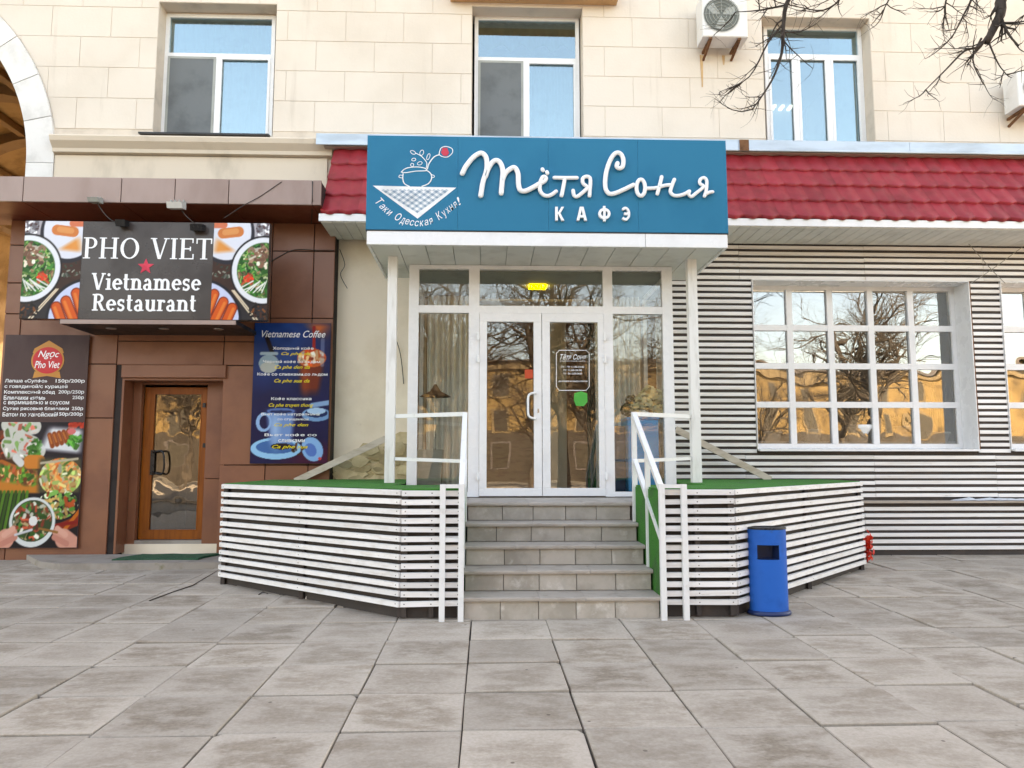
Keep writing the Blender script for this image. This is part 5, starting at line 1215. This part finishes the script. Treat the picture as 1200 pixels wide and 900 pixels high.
# ================================================================ SLATTED TERRACES
NS = 13; ZB0 = .085
def terrace(label, poly, faces, side_x, cat='terrace'):
    cx_ = sum(p[0] for p in poly) / len(poly); cy_ = sum(p[1] for p in poly) / len(poly)
    t = thing('slatted_terrace', label, cat, (cx_, cy_, 0), 'slatted terraces beside the steps')
    def inset(d):
        out = []; n = len(poly); sg = 1 if sum(poly[i][0]*poly[(i+1) % n][1] - poly[(i+1) % n][0]*poly[i][1] for i in range(n)) > 0 else -1
        for i in range(n):
            p0, p1, p2 = Vector(poly[i-1]), Vector(poly[i]), Vector(poly[(i+1) % n]); e1, e2 = (p1 - p0).normalized(), (p2 - p1).normalized()
            n1, n2 = Vector((-e1.y, e1.x))*sg, Vector((-e2.y, e2.x))*sg; bs = (n1 + n2); bs = bs / max(bs.dot(n1), .2)
            out.append(tuple(p1 + bs * d))
        return out
    MB().prism(inset(.05), gz(8) - .1, ZDK - .012).build('base_wall', m_gap, t)
    MB().prism(inset(.008), ZDK - .011, ZDK + .007).build('turf', m_turf, t)
    hp = (ZDK - ZB0) / NS; sh_ = hp * .60; nails = MB()
    for (a, b) in faces:
        a, b = Vector(a), Vector(b); d = (b - a).normalized(); nrm_ = Vector((d.y, -d.x)); L_ = (b - a).length
        for k in range(NS):
            z1 = ZDK - k*hp - .004; z0 = z1 - sh_ - rng.uniform(0, .003); e0, e1 = rng.uniform(0, .012), rng.uniform(0, .012)
            m = MB(); p, q = a + d*e0*.3, b - d*e1*.3; o1 = nrm_ * (.022 + rng.uniform(0, .003)); tl = rng.uniform(-.006, .006); tl2 = rng.uniform(-.006, .006)
            A_ = [(p.x, p.y), (q.x, q.y)]; B_ = [((p + o1).x, (p + o1).y), ((q + o1).x, (q + o1).y)]; c_ = .003
            m.add([(*A_[0], z0 + tl), (*A_[1], z0 + tl2), (*B_[1], z0 + c_ + tl2), (*B_[0], z0 + c_ + tl), (*A_[0], z1 + tl), (*A_[1], z1 + tl2), (*B_[1], z1 - c_ + tl2), (*B_[0], z1 - c_ + tl)],
                  [(0,3,2,1),(4,5,6,7),(0,1,5,4),(1,2,6,5),(2,3,7,6),(3,0,4,7)])
            m.build('slat', m_slat, t)
            for u in (.035, L_*.5, L_ - .035):
                c_2 = a + d*u + nrm_*.0255; zz = (z0 + z1)/2
                nails.add([(c_2.x - d.x*.0045, c_2.y - d.y*.0045, zz - .0045), (c_2.x + d.x*.0045, c_2.y + d.y*.0045, zz - .0045), (c_2.x + d.x*.0045, c_2.y + d.y*.0045, zz + .0045), (c_2.x - d.x*.0045, c_2.y - d.y*.0045, zz + .0045)], [(0,1,2,3)])
        # uprights behind the slats
        for u in (.03, L_ - .03, L_*.5):
            c_2 = a + d*u - nrm_*.022; MB().box(c_2.x - .02, c_2.x + .02, c_2.y - .018, c_2.y + .018, .02, ZDK - .013).build('upright', m_gap, t)
    nails.build('nail_heads', m_nail, t, stuff=True)
    return t
Lc = P(470, 640, YST).x; Ll = P(260, 620, 8.4).x; sx0 = stx0 - .016; sx1 = stx1 + .016
yb = YC - .02
tL = terrace('slatted white terrace with green turf left of the steps', [(sx0, YST), (sx0, 7.74), (VX0 - .008, 7.74), (VX0 - .008, YW - .05), (xf + .02, YW - .05), (xf + .02, yb), (Ll, yb), (Ll, 8.4), (Lc, YST)],
        [((Lc, YST), (sx0, YST)), ((Ll, 8.4), (Lc, YST)), ((Ll, yb), (Ll, 8.4))], sx0)
Rc = P(861, 640, YST).x; Rl = P(1011, 615, 9.15).x
tR = terrace('slatted white terrace with green turf right of the steps behind blue bin', [(sx1, YST), (Rc, YST), (Rl, 9.15), (Rl, YW - .28), (VX1 + .008, YW - .28), (VX1 + .008, 7.74), (sx1, 7.74)],
        [((sx1 + .0, YST), (Rc, YST)), ((Rc, YST), (Rl, 9.15)), ((Rl, 9.15), (Rl, YW - .28))], sx1)
MB().box(sx1 + .0, sx1 + .008, YST + .03, 7.73, .02, ZDK - .012).build('turf_side', m_turf, tR)
MB().box(sx0 - .008, sx0 - .0, YST + .03, 7.73, .02, ZDK - .012).build('turf_side', m_turf, tL)
for px, py in ((268, 682), (398, 705), (469, 720)):
    q = GP(px, py); tag(MB().box(q.x - .03, q.x + .03, q.y - .0, q.y + .10, q.z - .01, ZB0 + .005).build('brick_prop', m_brick), {268: 'red brick propping the far left end of the left terrace', 398: 'red brick propping the middle of the left terrace', 469: 'red brick under the front corner of left terrace'}[px], 'brick', 'bricks under the left terrace')
q = GP(366, 701); st = MB(); st.prism([(-.06, 0), (.06, 0), (.05, .035), (.0, .05), (-.045, .03)], -.04, .04, 'y'); o = st.build('pebble', m_archw); o.location = q + Vector((0, -.02, 0)); tag(o, 'small pale stone lying under the left terrace edge', 'stone')

# ================================================================ RAILINGS
def railing(label, s, topA, D0, G0, Fx):
    # s: +1 right, -1 left; topA: pixel of the tall post's head; D0, G0: foot pixels of the two low posts
    yA = YST + 3.45*TR; xA = P(*topA, yA).x; zA = P(*topA, yA).z; t = thing('stair_railing', label, 'railing', (xA, YST, 0), 'white railings of the steps')
    b = .048; xD = P(D0[0], 640, YST - .04).x; zD = P(D0[0], 567, YST - .04).z; yD = YST - .055
    zbase = 4*RH
    MB().box(xA - b/2, xA + b/2, yA - b/2, yA + b/2, zbase + .001, zA).build('post', m_rail, t)
    MB().box(xD - b/2, xD + b/2, yD - b/2, yD + b/2, gz(yD) - .01, zD).build('post', m_rail, t)
    MB().beam((xA, yA - b/2 - .002, zA - .03), (xD, yD + b/2 + .002, zD - .03), b, b).build('sloping_rail', m_rail, t)
    z2 = zA - .50; MB().beam((xA + .001, yA - b/2 - .002, z2), (xD + .001, yD + b/2 + .002, zD - .47), b*.9, b*.9).build('sloping_rail', m_rail, t)
    yE = YST + 1.55*TR; u = (yA - yE) / (yA - yD); xE = xA + (xD - xA)*u; zE = zA + (zD - zA)*u
    MB().box(xE - b*.4 - .002, xE + b*.4 + .002, yE - b/2, yE + b/2, 2*RH + .001, zE - .06).build('post', m_rail, t)
    xG = P(G0[0], 640, YST - .04).x
    MB().box(xG - b/2, xG + b/2, yD - b/2, yD + b/2, gz(yD) - .01, zD - .003).build('post', m_rail, t)
    for z in (zD - .02, P(D0[0], 632, YST).z):
        MB().box(min(xD, xG) + b/2 + .001, max(xD, xG) - b/2 - .001, yD - .016, yD + .016, z - .016, z + .016).build('crossbar', m_rail, t)
    zr1, zr2 = zA - .018, zA - .50
    for z, r_ in ((zr1, .022), (zr2, .018)):
        MB().beam((xA - s*.0, yA + b/2 + .001, z), (Fx - s*.054, 8.6, z + .03), r_*2, r_*2).build('side_rail', m_rail, t)
railing('white metal stair railing on the left side of the steps', -1, (545, 483), (540.5, 722), (518.5, 722), PLx)
railing('white metal stair railing on right side of the steps near blue bin', 1, (742.5, 483), (776, 718), (802, 717), PRx)

# leaning planks at the wall
def plank(label, p, q, w):
    tag(MB().beam(p, q, .03, w).build('plank', m_plank), label, 'plank', 'slanting planks beside the entrance')
plank('pale plank slanting up the wall behind the left terrace', P(346, 564, 10.16), P(452, 514, 10.16), .085)
plank('pale plank slanting down the slats behind the right terrace', P(792, 503, 10.1), P(903, 562, 10.1), .085)
cable('dark cable hanging down the beige wall beside the left post', [P(463, 395, YW - .03), P(468, 410, YW - .04), P(471, 428, YW - .04), P(473, 450, YW - .02)], .006)
cable('dark frayed wires hanging from the awning on the beige wall', [P(398, 292, YW - .2), P(404, 310, YW - .1), P(399, 322, YW - .06), P(407, 338, YW - .05)], .005)

# ================================================================ BLUE BIN
q = GP(906.5, 722); bz = gz(q.y + .1) + .006; bw = 22.5 / FPX * q.y * 1.0; bn = thing('litter_bin', 'tall oval blue litter bin beside the right terrace', 'bin', (q.x, q.y + .1, bz))
cx_, cy_ = q.x, q.y + .1; Hb = 97 / FPX * (q.y + .05); n = 64; sxb, syb = bw, bw*.72
zo1, zo0 = bz + Hb*.815, bz + Hb*.645; rows = [.02, .1, .3, .5, (zo0 - bz)/Hb, (zo1 - bz)/Hb, .9, 1.0]
body = MB(); aO0, aO1 = R(-90 - 44), R(-90 + 24)
for r_ in rows:
    for k in range(n): a = 2*math.pi*k/n; body.v.append((cx_ + sxb*math.cos(a), cy_ + syb*math.sin(a), bz + Hb*r_))
ks = [k for k in range(n) if aO0 <= (2*math.pi*(k + .5)/n - 2*math.pi) <= aO1]
for j in range(len(rows) - 1):
    for k in range(n):
        if j == 4 and k in ks: continue
        A_ = j*n + k; B_ = j*n + (k+1) % n; body.f.append((A_, B_, B_ + n, A_ + n))
body.build('body', m_binblue, bn, True)
k0, k1 = ks[0], ks[-1] + 1; inn = MB()
e0 = Vector((cx_ + sxb*math.cos(2*math.pi*k0/n), cy_ + syb*math.sin(2*math.pi*k0/n), 0)); e1 = Vector((cx_ + sxb*math.cos(2*math.pi*k1/n), cy_ + syb*math.sin(2*math.pi*k1/n), 0))
bkv = Vector((0, .16, 0))
inn.quad((*e0.xy, zo0), (*e1.xy, zo0), (*(e1 + bkv).xy, zo0), (*(e0 + bkv).xy, zo0)); inn.quad((*e0.xy, zo1), (*(e0 + bkv).xy, zo1), (*(e1 + bkv).xy, zo1), (*e1.xy, zo1))
inn.quad((*(e0 + bkv).xy, zo0), (*(e1 + bkv).xy, zo0), (*(e1 + bkv).xy, zo1), (*(e0 + bkv).xy, zo1)); inn.quad((*e0.xy, zo0), (*(e0 + bkv).xy, zo0), (*(e0 + bkv).xy, zo1), (*e0.xy, zo1)); inn.quad((*e1.xy, zo0), (*e1.xy, zo1), (*(e1 + bkv).xy, zo1), (*(e1 + bkv).xy, zo0))
inn.build('slot', m_bindark, bn)
MB().lathe([(sxb*1.02, Hb*.995), (sxb*1.03, Hb*1.005), (sxb*1.01, Hb*1.02), (sxb*.8, Hb*1.022), (sxb*.78, Hb*1.0), (.001, Hb*.99)], (cx_, cy_, bz), 40, 1, .72).build('rim', m_blackp, bn, True)
MB().lathe([(sxb*1.12, 0), (sxb*1.14, .012), (sxb*1.1, .03), (sxb*.98, .035)], (cx_, cy_, bz - .004), 40, 1, .74).build('foot', m_bindark, bn, True)

# red bundle at the right terrace's corner
q = P(1016, 640, 9.2); t = MB(); rr = random.Random(9)
for k in range(70):
    c_ = Vector((Rl + .06 + rr.gauss(0, .022), 9.18 + rr.gauss(0, .03), q.z + rr.gauss(0, .065))); u = Vector((rr.gauss(0,1), rr.gauss(0,1), rr.gauss(0,1))).normalized(); a = u.orthogonal().normalized(); b = u.cross(a); s_ = rr.uniform(.022, .042)
    t.add([c_ - a*s_ - b*s_*.6, c_ + a*s_ - b*s_*.6, c_ + a*s_ + b*s_*.6, c_ - a*s_ + b*s_*.6, c_ + u*s_*.5], [(0,1,4),(1,2,4),(2,3,4),(3,0,4),(3,2,1,0)])
tag(t.build('red_bundle', m_redpl), 'small crumpled bright red bundle tied at the right terrace far corner', 'bundle')

# crossing wires under the awning
cable('grey wire falling from the awning soffit, sloping down to the right', [P(1131, 281, YW - .2), P(1162, 316, YW - .2), P(1178, 332, YW - .12)], .005, m_wire)
cable('grey wire sloping down to the left across the slats by the large window', [P(1200, 288, YW - .2), P(1162, 316, YW - .19), P(1136, 333, YW - .13)], .005, m_wire)

# ================================================================ AIR CONDITIONERS
def ac_unit(label, px0, py0, px1, py1, Yf, fan=True):
    X0, X1, Z0, Z1 = RC(px0, py0, px1, py1, Yf); t = thing('air_conditioner', label, 'air conditioner', ((X0 + X1)/2, YW, Z0), 'air conditioners on the upper wall')
    Yb = Yf + .30
    MB().cham(X0, X1, Yf, Yb, Z0, Z1, .012).build('casing', m_ac, t)
    fr_ = (Z1 - Z0) * .40; fc = (X0 + (X1 - X0)*.42, Z0 + (Z1 - Z0)*.52)
    MB().prism([(fc[0] + fr_*math.cos(6.283*i/28), fc[1] + fr_*math.sin(6.283*i/28)) for i in range(28)], Yf - .004, Yf + .0, 'y').build('fan_recess', m_fan, t)
    bl = MB()
    for k in range(3):
        a = R(20 + 120*k); bl.prism([(fc[0] + .02*math.cos(a), fc[1] + .02*math.sin(a)), (fc[0] + fr_*.85*math.cos(a - .3), fc[1] + fr_*.85*math.sin(a - .3)), (fc[0] + fr_*.9*math.cos(a + .25), fc[1] + fr_*.9*math.sin(a + .25)), (fc[0] + fr_*.5*math.cos(a + .6), fc[1] + fr_*.5*math.sin(a + .6))], Yf - .008, Yf - .005, 'y')
    bl.build('fan', m_grille, t)
    for r_ in (.3, .5, .7, .9, 1.02):
        pts = [(fc[0] + fr_*r_*math.cos(6.283*i/24), Yf - .014, fc[1] + fr_*r_*math.sin(6.283*i/24)) for i in range(25)]
        MB().tube(pts, .004, 4, False).build('grille_ring', m_grille, t)
    for k in range(8):
        a = 6.283*k/8; MB().beam((fc[0] + .03*math.cos(a), Yf - .012, fc[1] + .03*math.sin(a)), (fc[0] + fr_*math.cos(a), Yf - .012, fc[1] + fr_*math.sin(a)), .006, .004).build('grille_spoke', m_grille, t)
    for xx in (X0 + .12, X1 - .12):
        MB().box(xx - .02, xx + .02, Yf + .01, YW - .012, Z0 - .035, Z0 - .002).build('bracket', m_rust, t)
        MB().beam((xx, Yf + .04, Z0 - .036), (xx, YW - .015, Z0 - .13), .03, .03).build('bracket_strut', m_rust, t)
    return X0, X1, Z0
a0, a1, a2 = ac_unit('white air conditioner with round fan grille beside the upper right window', 823, -6, 876, 43, YW - .42)
ac_unit('white air conditioner cut off by the right edge of the picture', 1193, 84, 1247, 124, YW - .42)
for xx, L_ in ((a0 + .07, .55), (a0 + .40, .2)):
    MB().prism([(xx, a2 - .05), (xx + .05, a2 - .05), (xx + .035, a2 - L_), (xx + .015, a2 - L_)], YW - .0135, YW - .0125, 'y').build('rust_streak', m_ruststain, wall)

# ================================================================ BARE TREES
def twig(mb, p, d, L_, r, depth, rr, lim):
    pts = [p]; rs = [r]; n = 5 if depth > 1 else 4; q = Vector(p); dd = Vector(d).normalized()
    for k in range(n):
        dd = (dd + Vector((rr.gauss(0, .17), rr.gauss(0, .17), rr.gauss(.02, .13)))).normalized(); q = q + dd * (L_ / n); pts.append(q.copy()); rs.append(r * (1 - .6*(k + 1)/n))
    mb.tube(pts, rs, 7 if depth > 2 else (4 if depth > 0 else 3), depth > 2)
    if depth <= 0: return
    nb = {4: 5, 3: 5, 2: 5, 1: 6}.get(depth, 3)
    for k in range(nb):
        i = 1 + (k * n) // nb if depth > 1 else rr.randint(1, n); i = min(max(i, 1), n)
        s_ = Vector((rr.gauss(0, 1), rr.gauss(0, 1), rr.gauss(.15, .7))).normalized(); nd = (dd * .55 + s_ * .75).normalized()
        twig(mb, pts[i], nd, L_ * rr.uniform(.48, .72), rs[i] * .68, depth - 1, rr, lim)
def tree_meshes(seed, h, r):
    rr = random.Random(seed); tk = MB(); pts = [(0, 0, -.15), (0, 0, .05)]; rs = [r*1.5, r*1.2]; q = Vector((0, 0, .05))
    for k in range(5): q = q + Vector((rr.gauss(0, .06), rr.gauss(0, .06), h*.4/5)); pts.append(q.copy()); rs.append(r*(1 - .08*k))
    tk.tube(pts, rs, 10); cr = MB()
    for k in range(4):
        a = k*1.57 + rr.uniform(-.4, .4); st_ = Vector(pts[-1 - (k % 2)]); twig(cr, st_, (math.cos(a)*.7, math.sin(a)*.7, 1.0), h*.36, r*.6, 4, rr, 0)
    twig(cr, Vector(pts[-1]), (0, 0, 1), h*.42, r*.7, 4, rr, 0)
    a, b = tk.mesh('trunk'), cr.mesh('crown'); a.materials.append(m_bark_lit); b.materials.append(m_bark_lit)
    for m_ in (a, b): m_.polygons.foreach_set('use_smooth', [True]*len(m_.polygons))
    return a, b
kinds = [tree_meshes(5, 8.5, .17), tree_meshes(12, 10.0, .22)]
SPOTS = [(-1.7, -6.2, 0, 40, 'bare street tree behind the viewer, reflected left in the cafe doors'), (2.6, -7.4, 1, 100, 'bare street tree behind the viewer, reflected right in the cafe doors'), (-7.5, -6.8, 1, 10, 'bare street tree behind the viewer, reflected in the orange door'),
         (8.4, -8.0, 0, 200, 'bare street tree behind the viewer, reflected in the large gridded window'), (15, -7.5, 1, 300, 'bare street tree behind the viewer, farthest to the right'), (-14, -8.0, 0, 150, 'bare street tree behind the viewer, farthest to the left'), (-1.2, -11.5, 1, 77, 'bare street tree behind the viewer, second row, reflected between the cafe doors'), (4.9, -12.0, 0, 330, 'bare street tree behind the viewer, second row, reflected in the right entrance pane'), (-4.6, -10.5, 1, 190, 'bare street tree behind the viewer, second row, reflected in the left entrance pane')]
for x, y, k, a, lab in SPOTS:
    t = thing('bare_tree', lab, 'tree', (x, y, gz(y) - .05), 'bare street trees')
    for m_, nm in zip(kinds[k], ('trunk', 'crown')):
        o = bpy.data.objects.new(nm, m_); col.objects.link(o); o.parent = t; o.rotation_euler = (0, 0, R(a))
for k in range(12):
    x = -24 + k*4.4 + rng.uniform(-.8, .8); y = -29.5 + rng.uniform(-1, 1)
    t = thing('bare_tree', ['first', 'second', 'third', 'fourth', 'fifth', 'sixth', 'seventh', 'eighth', 'ninth', 'tenth', 'eleventh', 'twelfth'][k] + ' bare tree from the left in the row before the ochre house', 'tree', (x, y, gz(y) - .05), 'row of bare trees across the street')
    for m_, nm in zip(kinds[k % 2], ('trunk', 'crown')):
        o = bpy.data.objects.new(nm, m_); col.objects.link(o); o.parent = t; o.rotation_euler = (0, 0, R(k*67))
# the near tree whose twigs hang into the picture at the top right
nt_ = thing('bare_tree', 'dark bare tree whose branches hang in from the upper right corner', 'tree', (5.6, 4.3, gz(4.3) - .03), 'bare street trees')
Yn = 4.9
tk = [(5.6, 4.3, gz(4.3) - .2), (5.6, 4.3, .1), (5.55, 4.32, 1.2), (5.45, 4.4, 2.4), (5.3, 4.5, 3.5), (5.25, 4.55, 4.6), (5.2, 4.6, 5.8)]
MB().tube(smoothpath(tk, 3), [.26] + [.24 - .006*i for i in range(18)], 12).build('trunk', m_bark, nt_, True)
rr = random.Random(21); cr = MB()
def limb(pts, r0, r1, sub, seed, sl_=.45, spread=.8):
    q = smoothpath(pts, 4); n = len(q); rs = [r0 + (r1 - r0)*i/(n - 1) for i in range(n)]; cr.tube(q, rs, 7)
    r2 = random.Random(seed)
    for k in range(sub):
        i = r2.randint(n//4, n - 1); dr_ = (q[min(i + 1, n - 1)] - q[i - 1]).normalized(); s_ = Vector((r2.gauss(0, 1), r2.gauss(0, .7), r2.gauss(-.25, .8))).normalized()
        twig(cr, q[i], (dr_*.6 + s_*spread).normalized(), sl_ * r2.uniform(.5, 1.2), max(rs[i]*.5, .005), 1, r2, 0)
Pn = lambda x, y, dy=0: P(x, y, Yn + dy)
limb([(5.28, 4.52, 3.6), (4.6, 4.7, 4.7), Pn(1190, -12), Pn(1172, 18), Pn(1156, 50)], .062, .022, 9, 1, .26)
limb([Pn(1160, 40), Pn(1146, 55), Pn(1130, 60), Pn(1108, 82), Pn(1085, 105)], .012, .003, 7, 2, .22, .6)
limb([Pn(1158, 48), Pn(1170, 75), Pn(1182, 90)], .007, .002, 4, 3, .2, .6)
limb([Pn(1150, 45), Pn(1140, 70), Pn(1152, 98)], .008, .003, 3, 4, .18, .6)
limb([(5.22, 4.6, 5.0), (4.6, 4.8, 5.3), Pn(1130, -60), Pn(1020, -45), Pn(960, -30), Pn(925, -2), Pn(918, 30), Pn(916, 62), Pn(904, 95), Pn(882, 128)], .032, .004, 16, 5, .26, .8)
limb([Pn(918, 28), Pn(900, 50), Pn(878, 90), Pn(845, 107)], .009, .002, 6, 6, .18, .6)
limb([Pn(925, 5), Pn(890, 12), Pn(862, 14)], .008, .002, 6, 7, .25, .7)
limb([Pn(960, -28), Pn(985, -5), Pn(965, 12), Pn(935, 8)], .010, .003, 8, 8, .25, .7)
limb([Pn(1130, -58), Pn(1140, -10), Pn(1128, 20), Pn(1115, 45)], .011, .004, 8, 9, .22, .6)
limb([Pn(1060, -50), Pn(1045, -8), Pn(1035, 12)], .010, .003, 5, 10, .2, .6)
limb([Pn(1130, -55), Pn(1110, -4), Pn(1108, 12)], .010, .004, 6, 11, .25, .6)
for k in range(5):
    a = 1.2*k + .3; d_ = (math.cos(a)*.6 + .35, math.sin(a)*.6 - .35, 1.0); twig(cr, Vector(tk[-1]) - Vector((0, 0, .25*k)), d_, 2.2, .09, 3, rr, 0)
cr.build('crown', m_bark, nt_, True)
